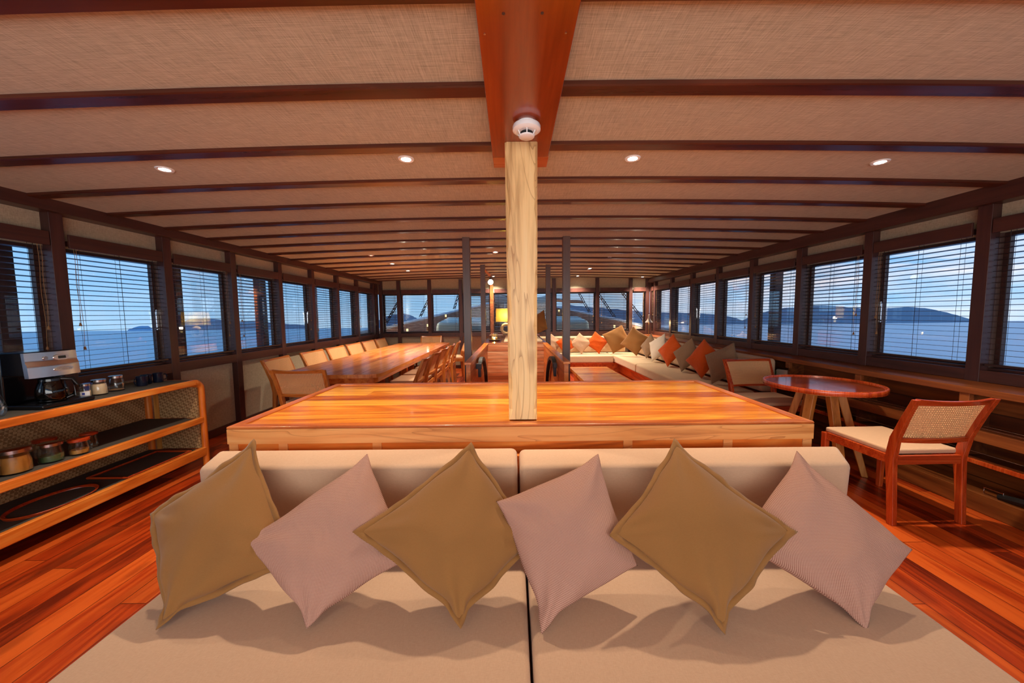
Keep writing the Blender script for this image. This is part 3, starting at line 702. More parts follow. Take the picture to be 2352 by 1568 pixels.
# ------------------------------------------------------------ pillows
def pillow_mesh(name, corners, T, seed, N=26, shrink=1.0, bow=0.05, normal=None, pinch=0.0):
    """corners: top, left, bottom, right in local space. returns mesh"""
    rnd = random.Random(seed)
    A, B, C, D = [Vector(c) for c in corners]
    nrm = (C - A).cross(D - B).normalized() if normal is None else normal
    ph = [rnd.uniform(0, 6.28) for _ in range(8)]
    def pos(u, v, side):
        # u,v in -1..1 ; A=(-1,-1) B=(1,-1) C=(1,1) D=(-1,1)
        uu = u * (1 - bow * (1 - v * v)); vv = v * (1 - bow * (1 - u * u))
        uu += 0.010 * math.sin(v * 5 + ph[0]) * abs(u) ; vv += 0.010 * math.sin(u * 5 + ph[1]) * abs(v)
        w_ = (uu - vv) / 2; m_ = (uu + vv) / 2; w_ *= 1 - pinch * math.exp(-((m_ - 0.80) / 0.13) ** 2) - 0.4 * pinch * math.exp(-((m_ + 0.82) / 0.12) ** 2)
        uu, vv = m_ + w_, m_ - w_
        uu *= shrink; vv *= shrink
        a, b = (uu + 1) / 2, (vv + 1) / 2
        p = A * (1 - a) * (1 - b) + B * a * (1 - b) + C * a * b + D * (1 - a) * b
        e = max(0.0, (1 - abs(u) ** 2.4)) ** 0.62 * max(0.0, (1 - abs(v) ** 2.4)) ** 0.62
        h = T * e * (1 + 0.10 * (u + v) * 0.5)
        h += 0.006 * e ** 0.5 * (math.sin(4 * u + 3 * v + ph[2]) + 0.7 * math.sin(7 * v - 3 * u + ph[3]))
        # creases radiating from the lower corner and edges
        cr = math.sin(14 * math.atan2(1.25 - u, 1.25 - v) + ph[4])
        h += 0.010 * cr * e ** 0.4 * max(0, (u + v) * 0.5) ** 1.0
        for cu, cv_, am, fr in ((-1, -1, .0045, 11), (1, -1, .004, 13), (-1, 1, .004, 12)):
            rr = math.hypot(u - cu, v - cv_)
            h += 1.5 * am * math.sin(fr * math.atan2(u - cu * 1.2, v - cv_ * 1.2) + ph[5] + cu) * math.exp(-((rr - 0.45) / 0.35) ** 2) * e ** 0.3
        return p + nrm * h * side
    vs = []; uvs = []
    for side in (1, -1):
        for i in range(N + 1):
            for j in range(N + 1):
                u, v = -1 + 2 * i / N, -1 + 2 * j / N
                u = math.sin(u * PI / 2) * 0.6 + u * 0.4; v = math.sin(v * PI / 2) * 0.6 + v * 0.4
                vs.append(pos(u, v, side)); uvs.append(((u + 1) / 2, (v + 1) / 2))
    fs = []; K = (N + 1) ** 2
    for s in (0, 1):
        for i in range(N):
            for j in range(N):
                a = s * K + i * (N + 1) + j
                fs.append((a, a + 1, a + N + 2, a + N + 1))
    me = bpy.data.meshes.new(name); me.from_pydata([tuple(p) for p in vs], [], fs)
    ul = me.uv_layers.new(name='UVMap')
    for lp in me.loops: ul.data[lp.index].uv = uvs[lp.vertex_index]
    bm = bmesh.new(); bm.from_mesh(me); bmesh.ops.remove_doubles(bm, verts=bm.verts, dist=1e-5)
    bmesh.ops.recalc_face_normals(bm, faces=bm.faces); bm.to_mesh(me); bm.free()
    for p in me.polygons: p.use_smooth = True
    return me


def flange_mesh(name, corners, seed, w_in=0.90, bow=0.05, pinch=0.0):
    rnd = random.Random(seed + 50)
    A, B, C, D = [Vector(c) for c in corners]; nrm = (C - A).cross(D - B).normalized()
    ph = [rnd.uniform(0, 6.28) for _ in range(6)]
    M_ = 40; ring = []
    for k in range(4):
        for i in range(M_):
            q = -1 + 2 * i / M_
            ring.append([(q, -1), (1, q), (-q, 1), (-1, -q)][k])
    vs = []
    n = len(ring)
    for si, (sc, dz) in enumerate(((w_in, 0.004), (0.955, 0.0035), (1.0, 0.003), (1.0, -0.003), (0.955, -0.0035), (w_in, -0.004))):
        for i, (u, v) in enumerate(ring):
            uu = u * (1 - bow * (1 - v * v)); vv = v * (1 - bow * (1 - u * u))
            uu += 0.010 * math.sin(v * 5 + ph[0]) * abs(u); vv += 0.010 * math.sin(u * 5 + ph[1]) * abs(v)
            w_ = (uu - vv) / 2; m_ = (uu + vv) / 2; w_ *= 1 - pinch * math.exp(-((m_ - 0.80) / 0.13) ** 2) - 0.4 * pinch * math.exp(-((m_ + 0.82) / 0.12) ** 2)
            uu, vv = m_ + w_, m_ - w_
            wob = 1 + (0.007 * math.sin(i * 0.31 + ph[2]) + 0.004 * math.sin(i * 0.83 + ph[3])) * (sc > 0.93)
            uu *= sc * wob; vv *= sc * wob
            a, b = (uu + 1) / 2, (vv + 1) / 2
            p = A * (1 - a) * (1 - b) + B * a * (1 - b) + C * a * b + D * (1 - a) * b
            ruf = (0.006 * math.sin(i * 0.36 + ph[4]) + 0.002 * math.sin(i * 1.1 + ph[5])) * (sc - w_in) / (1 - w_in)
            vs.append(p + nrm * (dz + ruf))
    R_ = 6
    fs = [(s * n + i, s * n + (i + 1) % n, ((s + 1) % R_) * n + (i + 1) % n, ((s + 1) % R_) * n + i) for s in range(R_) for i in range(n)]
    me = bpy.data.meshes.new(name); me.from_pydata([tuple(p) for p in vs], [], fs)
    bm = bmesh.new(); bm.from_mesh(me); bmesh.ops.recalc_face_normals(bm, faces=bm.faces); bm.to_mesh(me); bm.free()
    for p in me.polygons: p.use_smooth = True
    return me


PQ = [
 ([(-1.207, 1.627, 0.888), (-1.508, 1.419, 0.65), (-1.252, 1.172, 0.368), (-0.821, 1.304, 0.519)], 1, 'olive flanged throw pillow, leftmost on the foreground seat'),
 ([(-0.654, 1.563, 0.842), (-1.056, 1.314, 0.593), (-0.72, 1.158, 0.38), (-0.386, 1.324, 0.528)], 0, 'rose basketweave throw pillow between the two left olive pillows'),
 ([(-0.193, 1.578, 0.888), (-0.614, 1.299, 0.638), (-0.188, 1.138, 0.39), (0.104, 1.348, 0.569)], 1, 'olive flanged throw pillow just left of the gap between the seat cushions'),
 ([(0.369, 1.544, 0.835), (-0.075, 1.382, 0.712), (0.083, 1.139, 0.376), (0.461, 1.297, 0.496)], 0, 'rose basketweave throw pillow just right of the gap between the seat cushions'),
 ([(0.718, 1.592, 0.887), (0.344, 1.275, 0.632), (0.691, 1.122, 0.38), (1.051, 1.293, 0.63)], 1, 'olive flanged throw pillow in front of the two right rose pillows'),
 ([(1.261, 1.575, 0.828), (0.853, 1.352, 0.56), (1.204, 1.163, 0.357), (1.519, 1.32, 0.537)], 0, 'rose basketweave throw pillow, rightmost on the foreground seat'),
]
for k, (q, ol, lab) in enumerate(PQ):
    cen = sum((Vector(p) for p in q), Vector()) / 4
    loc = [Vector(p) - cen for p in q]
    if ol:
        r = thing('throw_pillow', cen, lab, 'pillow', 'pillows on the foreground seat')
        o = bpy.data.objects.new('pillow_body', pillow_mesh('pillow_body', loc, 0.078, k, N=44, shrink=0.925, bow=0.065, pinch=0.38)); o.data.materials.append(MT['olive']); COL.objects.link(o); o.parent = r
        o = bpy.data.objects.new('flange', flange_mesh('flange', loc, k, bow=0.065, w_in=0.90, pinch=0.38)); o.data.materials.append(MT['olive']); COL.objects.link(o); o.parent = r
    else:
        o = bpy.data.objects.new('throw_pillow', pillow_mesh('throw_pillow', loc, 0.080, k, N=44, bow=0.075, pinch=0.25)); o.data.materials.append(MT['dots']); COL.objects.link(o); o.location = cen
        tag(o, lab, 'pillow', 'pillows on the foreground seat')

# ------------------------------------------------------------ cane chairs
def back_y(z):     # rear face line of the raked back, chair faces +Y
    pts = [(0.0, -0.285), (0.25, -0.272), (0.45, -0.262), (0.60, -0.285), (0.75, -0.335), (0.90, -0.395)]
    for (a, ya), (b, yb) in zip(pts, pts[1:]):
        if z <= b: return ya + (yb - ya) * (z - a) / (b - a)
    return pts[-1][1]
def wid(z): return 0.0 if z < 0.45 else 0.018 * (z - 0.45) / 0.45

def make_chair(wmat, rmat, name, label, group):
    r = thing(name, (0, 0, 0), label, 'chair', group)
    for sx in (-1, 1):
        mb = MB(); vs = []; zs = [0.0, 0.12, 0.25, 0.38, 0.45, 0.52, 0.60, 0.68, 0.76, 0.84, 0.885]
        for z in zs:
            y = back_y(z); x = sx * (0.238 + wid(z)); d = (0.042 if z < 0.6 else 0.042 - 0.012 * (z - 0.6) / 0.3) + 0.014 * math.exp(-((z - 0.48) / 0.2) ** 2)
            for dx, dy in ((-0.017, 0), (0.017, 0), (0.017, d), (-0.017, d)): vs.append((x + dx, y + dy, z))
        n = len(zs)
        fs = [(i * 4 + j, i * 4 + (j + 1) % 4, (i + 1) * 4 + (j + 1) % 4, (i + 1) * 4 + j) for i in range(n - 1) for j in range(4)] + [(0, 1, 2, 3), tuple(range(4 * n - 4, 4 * n))]
        mb.add(vs, fs).build('leg', wmat, r, bevel=0.004)
        x = sx * 0.238
        MB().hexa([(x - 0.016, 0.255, 0), (x - 0.019, 0.245, 0.465), (x - 0.016, 0.287, 0), (x - 0.019, 0.290, 0.465), (x + 0.016, 0.255, 0), (x + 0.019, 0.245, 0.465), (x + 0.016, 0.287, 0), (x + 0.019, 0.290, 0.465)]).build('leg', wmat, r, bevel=0.004)
    mb = MB(); z0, z1 = 0.412, 0.472
    for sx in (-1, 1):
        a, b_ = sorted((sx * 0.228, sx * 0.252)); mb.box(a, b_, -0.225, 0.248, z0, z1)
    mb.box(-0.224, 0.224, 0.262, 0.286, z0, z1); mb.box(-0.222, 0.222, -0.255, -0.232, z0, z1)
    mb.build('seat_rail', rmat, r, bevel=0.003)
    mb = MB().box(-0.236, 0.236, -0.222, 0.278, 0.470, 0.508); mb.build('seat', MT['chair_seat'], r, bevel=0.014, seg=3)
    def rail(za, zb, nm, dth):
        mb = MB(); vs = []; M_ = 12
        for i in range(M_ + 1):
            q = -1 + 2 * i / M_
            for z, dy in ((za, 0), (zb, 0), (zb, dth), (za, dth)):
                x = q * (0.238 + wid(z) - 0.010)
                vs.append((x, back_y(z) + 0.008 - 0.028 * (1 - q * q) + dy, z - (0.012 * (1 - q * q) if z == zb and zb > 0.85 else 0)))
        fs = [(i * 4 + j, i * 4 + (j + 1) % 4, (i + 1) * 4 + (j + 1) % 4, (i + 1) * 4 + j) for i in range(M_) for j in range(4)] + [(0, 1, 2, 3), tuple(range(4 * M_, 4 * M_ + 4))]
        return mb.add(vs, fs).build(nm, rmat, r, bevel=0.003)
    rail(0.845, 0.889, 'top_rail', 0.026)
    rail(0.572, 0.606, 'lower_rail', 0.024)
    # cane: a real lattice with octagonal holes
    NX, NZ = 32, 18; za, zb = 0.600, 0.852
    mb = MB(); vs = []; fs = []
    def P_(gx, gz):
        q = -1 + 2 * gx / NX; z = za + (zb - za) * gz / NZ
        x = q * (0.238 + wid(z) - 0.016)
        return (x, back_y(z) + 0.036 - 0.028 * (1 - q * q), z)
    for i in range(NX):
        for j in range(NZ):
            k = len(vs); R_ = 0.26
            cx, cz = i + .5, j + .5
            outer = [(i, j), (i + .5, j), (i + 1, j), (i + 1, j + .5), (i + 1, j + 1), (i + .5, j + 1), (i, j + 1), (i, j + .5)]
            vs += [P_(*p) for p in outer]
            vs += [P_(cx + R_ * math.cos(a) * 1.0, cz + R_ * math.sin(a)) for a in [(-135 + 45 * t_) * PI / 180 for t_ in range(8)]]
            fs += [(k + t_, k + (t_ + 1) % 8, k + 8 + (t_ + 1) % 8, k + 8 + t_) for t_ in range(8)]
    mb.add(vs, fs); c = mb.build('cane_panel', MT['cane'], r)
    md = c.modifiers.new('solid', 'SOLIDIFY'); md.thickness = 0.003
    mb = MB()
    for gz in (0.0, NZ):
        pts = [Vector(P_(NX * i / 12, gz)) - Vector((0, 0.003, 0)) for i in range(13)]; mb.tube(pts, 0.005, 6)
    for gx in (0.0, NX):
        pts = [Vector(P_(gx, NZ * i / 8)) - Vector((0, 0.003, 0)) for i in range(9)]; mb.tube(pts, 0.005, 6)
    mb.build('cane_border', MT['cane'], c)
    return r

red = make_chair(MT['red_chair'], MT['red_chair_x'], 'cane_chair', 'red-brown cane-back chair seen from behind at the round table', 'cane chairs at the round table')
red.location = (2.785, 2.625, 0); red.rotation_euler = (0, 0, 0.02)
dup(red, (2.83, 3.97, 0), PI + 0.04, 'red-brown cane-back chair on the far side of the round table', (1.06, 1, 1))
hon = make_chair(MT['honey_chair'], MT['honey_chair_x'], 'cane_chair', 'honey cane-back chair at the near end of the dining table, back to camera', 'cane chairs around the dining table')
hon.location = (-2.30, 4.18, 0); hon.rotation_euler = (0, 0, -0.03); hon.scale = (1.12, 1, 1)
for i, y in enumerate((5.02, 5.94, 6.72, 7.48, 8.24, 9.0)):
    dup(hon, (-2.96 - (0.02 if i else 0.0), y, 0), -PI / 2 + (0.0 if i else 0.06), 'honey cane-back chair on the window side of the dining table, %s from the near end' % ordn[i + 1], (1.24 if i else 1.18, 1, 1))
for i, (x, y, a) in enumerate(((-1.50, 4.66, 0.05), (-1.50, 5.34, 0.0), (-1.50, 5.96, 0.0), (-1.49, 6.58, 0.03), (-1.48, 7.3, 0.06), (-1.40, 8.15, 0.25))):
    dup(hon, (x, y, 0), PI / 2 + a, 'honey cane-back chair on the stairwell side of the dining table, %s from the near end' % ordn[i + 1], (1.05, 1, 1.03))
dup(hon, (-2.20, 9.28, 0), PI, 'honey cane-back chair at the far head of the dining table under the forward windows', (1.05, 1, 1.02))

# ------------------------------------------------------------ dining table
r = thing('dining_table', (-2.235, 6.75, 0), 'long polished teak dining table with clipped corners beside the port windows', 'table')
def clip(x0, x1, y0, y1, c):
    return [(x0 + c, y0), (x1 - c, y0), (x1 - c * .3, y0 + c * .3), (x1, y0 + c), (x1, y1 - c), (x1 - c, y1), (x0 + c, y1), (x0, y1 - c), (x0, y0 + c), (x0 + c * .3, y0 + c * .3)]
MB().prism(clip(-2.89, -1.60, 4.22, 9.15, 0.14), 0.712, 0.76).build('tabletop', MT['table_top'], r, bevel=0.004)
MB().prism(clip(-2.80, -1.69, 4.34, 9.03, 0.10), 0.63, 0.712).build('apron', MT['teak_y'], r)
for x in (-2.52, -2.08):
    for y in (4.7, 6.6, 8.6): MB().box(x, x + 0.10, y, y + 0.10, 0, 0.63).build('leg', MT['teak_z'], r, bevel=0.006)

# ------------------------------------------------------------ round table
tx, ty, tr, tz_ = 2.80, 3.26, 0.437, 0.045
r = thing('round_table', (tx, ty, 0), 'round red-brown table with a polished reflective top and splayed honey legs', 'table')
MB().lathe([(0.0, 0.722), (tr - 0.03, 0.722), (tr - 0.028, 0.745), (0.0, 0.745)], (tx, ty, tz_), 64).build('tabletop', MT['round_top'], r, smooth=True)
MB().lathe([(tr - 0.030, 0.715), (tr - 0.004, 0.715), (tr, 0.722), (tr, 0.752), (tr - 0.004, 0.757), (tr - 0.016, 0.757), (tr - 0.020, 0.753), (tr - 0.022, 0.744), (tr - 0.030, 0.744), (tr - 0.030, 0.715)], (tx, ty, tz_), 72).build('rim', MT['red_chair'], r, smooth=True)
MB().cyl((tx, ty, 0.72), (tx, ty, 0.767), 0.24, n=32).build('underframe', MT['oak'], r)
for a in (205, 262, 325, 80, 140):
    a = math.radians(a); ux, uy = math.cos(a), math.sin(a); px, py = -uy, ux
    def q(rr, s, z): return (tx + ux * rr + px * s, ty + uy * rr + py * s, z)
    MB().hexa([q(0.30, -0.028, 0), q(0.10, -0.034, 0.74), q(0.30, 0.028, 0), q(0.10, 0.034, 0.74), q(0.345, -0.028, 0), q(0.165, -0.034, 0.74), q(0.345, 0.028, 0), q(0.165, 0.034, 0.74)]).build('leg', MT['oak'], r, bevel=0.006)

# ------------------------------------------------------------ starboard ledge shelving
LX = 3.33
r = thing('ledge_shelving', (3.48, 5.0, 0), 'long dark teak shelf unit with a ledge top under the right-hand windows', 'shelving')
MB().box(LX, XR + 0.06, YB, 9.69, 0.835, 0.884).build('ledge_top', MT['ledge'], r, bevel=0.004)
MB().box(3.55, XR + 0.04, YB, 9.69, 0.0, 0.835).build('back_panel', MT['panel'], r)
MB().box(LX + 0.02, 3.549, YB, 9.69, 0.55, 0.575).build('shelf', MT['panel'], r, bevel=0.003)
MB().box(LX + 0.005, LX + 0.03, YB, 9.69, 0.50, 0.58).build('shelf_edge', MT['ledge'], r, bevel=0.003)
MB().box(LX, LX + 0.025, YB, 9.69, 0.335, 0.365).build('middle_rail', MT['red_chair'], r, bevel=0.003)
MB().box(LX + 0.02, 3.549, YB, 9.69, 0.345, 0.36).build('shelf', MT['panel'], r)
MB().box(LX - 0.01, 3.549, YB, 9.69, 0.0, 0.135).build('base_board', MT['panel'], r, bevel=0.005)
for y in (1.1, 2.62, 3.45, 4.35, 5.2):
    MB().box(LX + 0.012, LX + 0.05, y, y + 0.06, 0.76, 0.835).build('bracket', MT['ledge'], r, bevel=0.003)
    MB().box(LX + 0.05, 3.549, y + 0.03, y + 0.06, 0.365, 0.835).build('divider', MT['panel'], r)
mb = MB()
for z in (0.62, 0.60, 0.42):
    mb.cyl((LX + 0.012, YB, z), (LX + 0.012, 4.9, z), 0.002, n=6)
mb.build('guard_wires', MT['steel'], r)

# strap bag in the bottom opening and a packet on the shelf
r = thing('strap_bag', (3.42, 2.30, 0.136), 'black leather bag with a steel buckle in the bottom opening at the right picture edge', 'bag')
mb = MB().sphere((3.43, 2.10, 0.205), 0.10, 20, 12, 0.6); mb.v = [(x, 2.10 + (y - 2.10) * 2.0, max(z, 0.1365)) for x, y, z in mb.v]; mb.build('bag_body', MT['leather'], r, smooth=True)
mb = MB().tube([(3.36, 2.42, 0.150), (3.355, 2.34, 0.165), (3.36, 2.26, 0.175), (3.38, 2.18, 0.20)], 0.024, 8); mb.build('strap', MT['leather'], r, smooth=True)
mb = MB().tube([(3.350, 2.40, 0.142), (3.350, 2.50, 0.142), (3.350, 2.50, 0.185), (3.350, 2.40, 0.185)], 0.004, 8, closed=True); o = mb.build('buckle', MT['chrome'], r, smooth=True)
r = thing('snack_packet', (3.42, 4.52, 0.576), 'small clear and green packet on the shelf behind the round table', 'packet')
mb = MB().hexa([(3.37, 4.44, .577), (3.40, 4.46, .72), (3.45, 4.44, .577), (3.43, 4.46, .72), (3.37, 4.66, .577), (3.40, 4.64, .71), (3.45, 4.66, .577), (3.43, 4.64, .71)]); mb.build('wrapper', MT['white_cloth'], r, bevel=0.01)
MB().box(3.366, 3.376, 4.60, 4.66, .58, .69).build('printed_band', MT['green_pack'], r)

# ------------------------------------------------------------ sideboard on the port side
SX0, SX1, SY0, SY1 = -3.58, -3.0, 0.9, 3.44
r = thing('sideboard', (-3.29, 2.2, 0), 'long teak sideboard with woven bamboo panels and open shelves along the port windows', 'sideboard')
def rrail(z0, z1, nm, mt=MT['teak_y'], y1=SY1):
    mb = MB().box(SX1 - 0.04, SX1, SY0, y1, z0, z1); return mb.build(nm, mt, r, bevel=0.008, seg=3)
MB().box(SX0, SX1 - 0.04, SY0, SY1 - 0.03, 0.82, 0.858).build('top_board', MT['teak_y'], r)
o = MB().box(SX0 + 0.03, SX1 - 0.045, SY0, SY1 - 0.06, 0.858, 0.861).build('top_matting', MT['mat_weave'], r)
rrail(0.812, 0.865, 'top_rail', y1=SY1 - 0.06)
# bent corner: top rail rounding into the end leg
mb = MB(); pts = [(SX1 - 0.022, SY1 - 0.09, 0.842)] + [(SX1 - 0.022, SY1 - 0.09 + 0.08 * math.sin(a), 0.762 + 0.08 * math.cos(a)) for a in (0.3, 0.6, 0.9, 1.2, 1.57)] + [(SX1 - 0.022, SY1 - 0.01, z) for z in (0.6, 0.4, 0.2, 0.0)]
mb.tube(pts, 0.027, 10).build('leg', MT['teak_z'], r, smooth=True)
mb = MB().tube([(SX0 + 0.03, y, z) for x, y, z in pts], 0.027, 10); mb.build('leg', MT['teak_z'], r, smooth=True)
MB().tube([(x, SY1 - 0.02, 0.80) for x in (SX0 + 0.03, -3.3, SX1 - 0.03)], 0.020, 8).build('end_rail', MT['teak_x'], r, smooth=True)
MB().box(SX0 + 0.03, SX1 - 0.03, SY0, SY1 - 0.03, 0.445, 0.485).build('middle_shelf', MT['teak_y'], r)
rrail(0.44, 0.497, 'shelf_rail', y1=SY1 - 0.02)
MB().box(SX0 + 0.04, SX1 - 0.045, SY0, SY1 - 0.05, 0.485, 0.488).build('shelf_matting', MT['mat_weave'], r)
MB().box(SX0 + 0.03, SX1 - 0.03, SY0, SY1 - 0.03, 0.14, 0.18).build('bottom_shelf', MT['teak_y'], r)
rrail(0.115, 0.20, 'bottom_rail', y1=SY1 - 0.02)
MB().box(SX0 + 0.04, SX1 - 0.045, SY0, SY1 - 0.05, 0.18, 0.183).build('shelf_matting', MT['mat_weave'], r)
MB().box(SX0, SX0 + 0.02, SY0, SY1 - 0.03, 0.10, 0.82).build('back_panel', MT['weave_panel'], r)
for za, zb in ((0.49, 0.80), (0.19, 0.44)):
    MB().box(SX0 + 0.16, SX1 - 0.05, SY1 - 0.035, SY1 - 0.015, za, zb).build('end_panel', MT['weave_panel'], r)
MB().box(SX0 + 0.12, SX0 + 0.16, SY1 - 0.045, SY1 - 0.01, 0.19, 0.80).build('end_upright', MT['oak'], r)
MB().box(SX0 + 0.02, SX1 - 0.02, SY0, SY0 + 0.03, 0.0, 0.82).build('end_board', MT['teak_z'], r)

# coffee maker: faces the room
cx0, cx1, cy0, cy1, z0 = -3.50, -3.10, 2.30, 2.58, 0.862
r = thing('coffee_maker', ((cx0 + cx1) / 2, (cy0 + cy1) / 2, z0), 'black and steel drip coffee maker with a glass carafe on the sideboard', 'coffee maker')
MB().box(cx0 + 0.02, cx1 + 0.03, cy0, cy1 + 0.02, z0, z0 + 0.030).build('base', MT['black'], r, bevel=0.012, seg=3)
MB().box(cx0, cx0 + 0.17, cy0 + 0.005, cy1, z0 + 0.030, z0 + 0.37).build('water_tank', MT['black'], r, bevel=0.012, seg=3)
MB().hexa([(cx0 + 0.168, cy0 + 0.005, z0 + .215), (cx0 + 0.168, cy0 + 0.005, z0 + .375), (cx0 + 0.168, cy1, z0 + .215), (cx0 + 0.168, cy1, z0 + .375), (cx1 - 0.045, cy0 + 0.005, z0 + .215), (cx1 - 0.075, cy0 + 0.005, z0 + .375), (cx1 - 0.045, cy1, z0 + .215), (cx1 - 0.075, cy1, z0 + .375)]).build('brew_housing', MT['black'], r, bevel=0.012, seg=3)
fp = MB()
def FX(y, z): # curved steel front
    q = (y - (cy0 + cy1) / 2) / ((cy1 - cy0) / 2)
    return cx1 - 0.028 - 0.020 * q * q - (z - z0 - 0.2) * 0.07
vs = []; ny, nz = 14, 10; zz = [z0 + 0.205 + 0.165 * k / nz for k in range(nz + 1)]
for dx in (0, -0.02):
    for k, z in enumerate(zz):
        for i in range(ny + 1):
            y = cy0 + (cy1 - cy0) * i / ny
            bulge = 0.008 if k < nz * 0.55 else 0.0
            vs.append((FX(y, z) + dx + bulge * (dx == 0), y, z))
G = (ny + 1) * (nz + 1); fs = []
for s in (0, 1):
    for k in range(nz):
        for i in range(ny): a = s * G + k * (ny + 1) + i; fs.append((a, a + 1, a + ny + 2, a + ny + 1))
rim_ = [i for i in range(ny + 1)] + [k * (ny + 1) + ny for k in range(1, nz + 1)] + [nz * (ny + 1) + i for i in range(ny - 1, -1, -1)] + [k * (ny + 1) for k in range(nz - 1, 0, -1)]
for i in range(len(rim_)): a, b_ = rim_[i], rim_[(i + 1) % len(rim_)]; fs.append((a, b_, b_ + G, a + G))
st = fp.add(vs, fs).build('steel_front', MT['steel'], r, smooth=True)
zc = z0 + 0.33; yc = 2.475
mb = MB(); n = 20; poly = [(0.035 * math.cos(2 * PI * i / n) * 1.0 + (0.012 if math.cos(2 * PI * i / n) > 0 else -0.012), 0.020 * math.sin(2 * PI * i / n)) for i in range(n)]
vs = [(FX(yc + a, zc + b) + 0.001, yc + a, zc + b) for a, b in poly] + [(FX(yc + a, zc + b) + 0.005, yc + a * .92, zc + b * .92) for a, b in poly]
mb.add(vs, [(i, (i + 1) % n, n + (i + 1) % n, n + i) for i in range(n)] + [tuple(range(n, 2 * n))]).build('display_bezel', MT['steel'], st, smooth=True)
MB().hexa([(FX(yc, zc) + .004, yc - .020, zc - .009), (FX(yc, zc) + .002, yc - .020, zc + .009), (FX(yc, zc) + .004, yc + .022, zc - .009), (FX(yc, zc) + .002, yc + .022, zc + .009),
           (FX(yc, zc) + .008, yc - .020, zc - .009), (FX(yc, zc) + .006, yc - .020, zc + .009), (FX(yc, zc) + .008, yc + .022, zc - .009), (FX(yc, zc) + .006, yc + .022, zc + .009)]).build('display', MT['lcd'], st)
MB().cyl((FX(2.39, zc) - .002, 2.39, zc), (FX(2.39, zc) + .007, 2.39, zc + .001), 0.012, n=20).build('power_button', MT['steel'], st, smooth=True)
mb = MB(); zb_ = z0 + 0.25; yb_ = 2.475
poly = [(0.040 * math.cos(2 * PI * i / n) + (0.020 if math.cos(2 * PI * i / n) > 0 else -0.020), 0.014 * math.sin(2 * PI * i / n)) for i in range(n)]
vs = [(FX(yb_ + a, zb_ + b) + 0.008, yb_ + a, zb_ + b) for a, b in poly] + [(FX(yb_ + a, zb_ + b) + 0.013, yb_ + a * .94, zb_ + b * .9) for a, b in poly]
mb.add(vs, [(i, (i + 1) % n, n + (i + 1) % n, n + i) for i in range(n)] + [tuple(range(n, 2 * n))]).build('badge', MT['chrome'], st, smooth=True)
# raised lettering on the badge, too worn to read in full
tcu = bpy.data.curves.new('badge_lettering', 'FONT'); tcu.body = 'Cuisinart'; tcu.size = 0.022; tcu.extrude = 0.0012; tcu.align_x = 'CENTER'; tcu.align_y = 'CENTER'
to = bpy.data.objects.new('tmp_text', tcu); COL.objects.link(to)
dg = bpy.context.evaluated_depsgraph_get(); me = bpy.data.meshes.new_from_object(to.evaluated_get(dg)); bpy.data.objects.remove(to)
me.materials.clear(); me.materials.append(MT['steel'])
lo = bpy.data.objects.new('badge_lettering', me); COL.objects.link(lo); lo.parent = st
lo.location = Vector((FX(yb_, zb_) + 0.0135, yb_, zb_)) - parent_origin(st); lo.rotation_euler = (PI / 2 - 0.17, 0, PI / 2)
# carafe
ccx, ccy, cz = -3.175, 2.435, z0 + 0.031
car = MB().lathe([(0.055, 0.0), (0.068, 0.006), (0.076, 0.04), (0.074, 0.08), (0.060, 0.13), (0.052, 0.15), (0.050, 0.15), (0.058, 0.128), (0.072, 0.08), (0.074, 0.04), (0.066, 0.008), (0.0, 0.006)], (ccx, ccy, cz), 36).build('carafe', MT['carafe'], r, smooth=True)
MB().lathe([(0.0, 0.0), (0.060, 0.0), (0.072, 0.008), (0.072, 0.012), (0.0, 0.012)], (ccx, ccy, cz - .001), 32).build('carafe_base', MT['black'], car, smooth=True)
MB().lathe([(0.0, 0.165), (0.045, 0.165), (0.055, 0.155), (0.056, 0.14), (0.0, 0.14)], (ccx, ccy, cz), 32).build('carafe_lid', MT['black'], car, smooth=True)
MB().tube([(ccx + 0.045, ccy + 0.02, cz + 0.15), (ccx + 0.085, ccy + 0.055, cz + 0.145), (ccx + 0.095, ccy + 0.065, cz + 0.10), (ccx + 0.085, ccy + 0.055, cz + 0.03), (ccx + 0.06, ccy + 0.035, cz + 0.015)], 0.013, 10).build('carafe_handle', MT['black'], car, smooth=True)

# glass jug at the picture edge
jc = (-3.185, 2.13, 0.8615)
r = thing('glass_jug', jc, 'clear glass jug at the left picture edge beside the coffee maker', 'jug')
MB().lathe([(0.0, 0.0), (0.060, 0.0), (0.072, 0.02), (0.074, 0.06), (0.058, 0.12), (0.042, 0.17), (0.040, 0.20), (0.046, 0.24), (0.044, 0.24), (0.038, 0.20), (0.040, 0.17), (0.056, 0.12), (0.072, 0.06), (0.07, 0.022), (0.058, 0.004), (0.0, 0.004)], jc, 36).build('jug_body', MT['jar'], r, smooth=True)
MB().tube([(jc[0], jc[1] - .042, jc[2] + .22), (jc[0], jc[1] - .10, jc[2] + .20), (jc[0], jc[1] - .105, jc[2] + .12), (jc[0], jc[1] - .066, jc[2] + .08)], 0.006, 8).build('handle', MT['jar'], r, smooth=True)

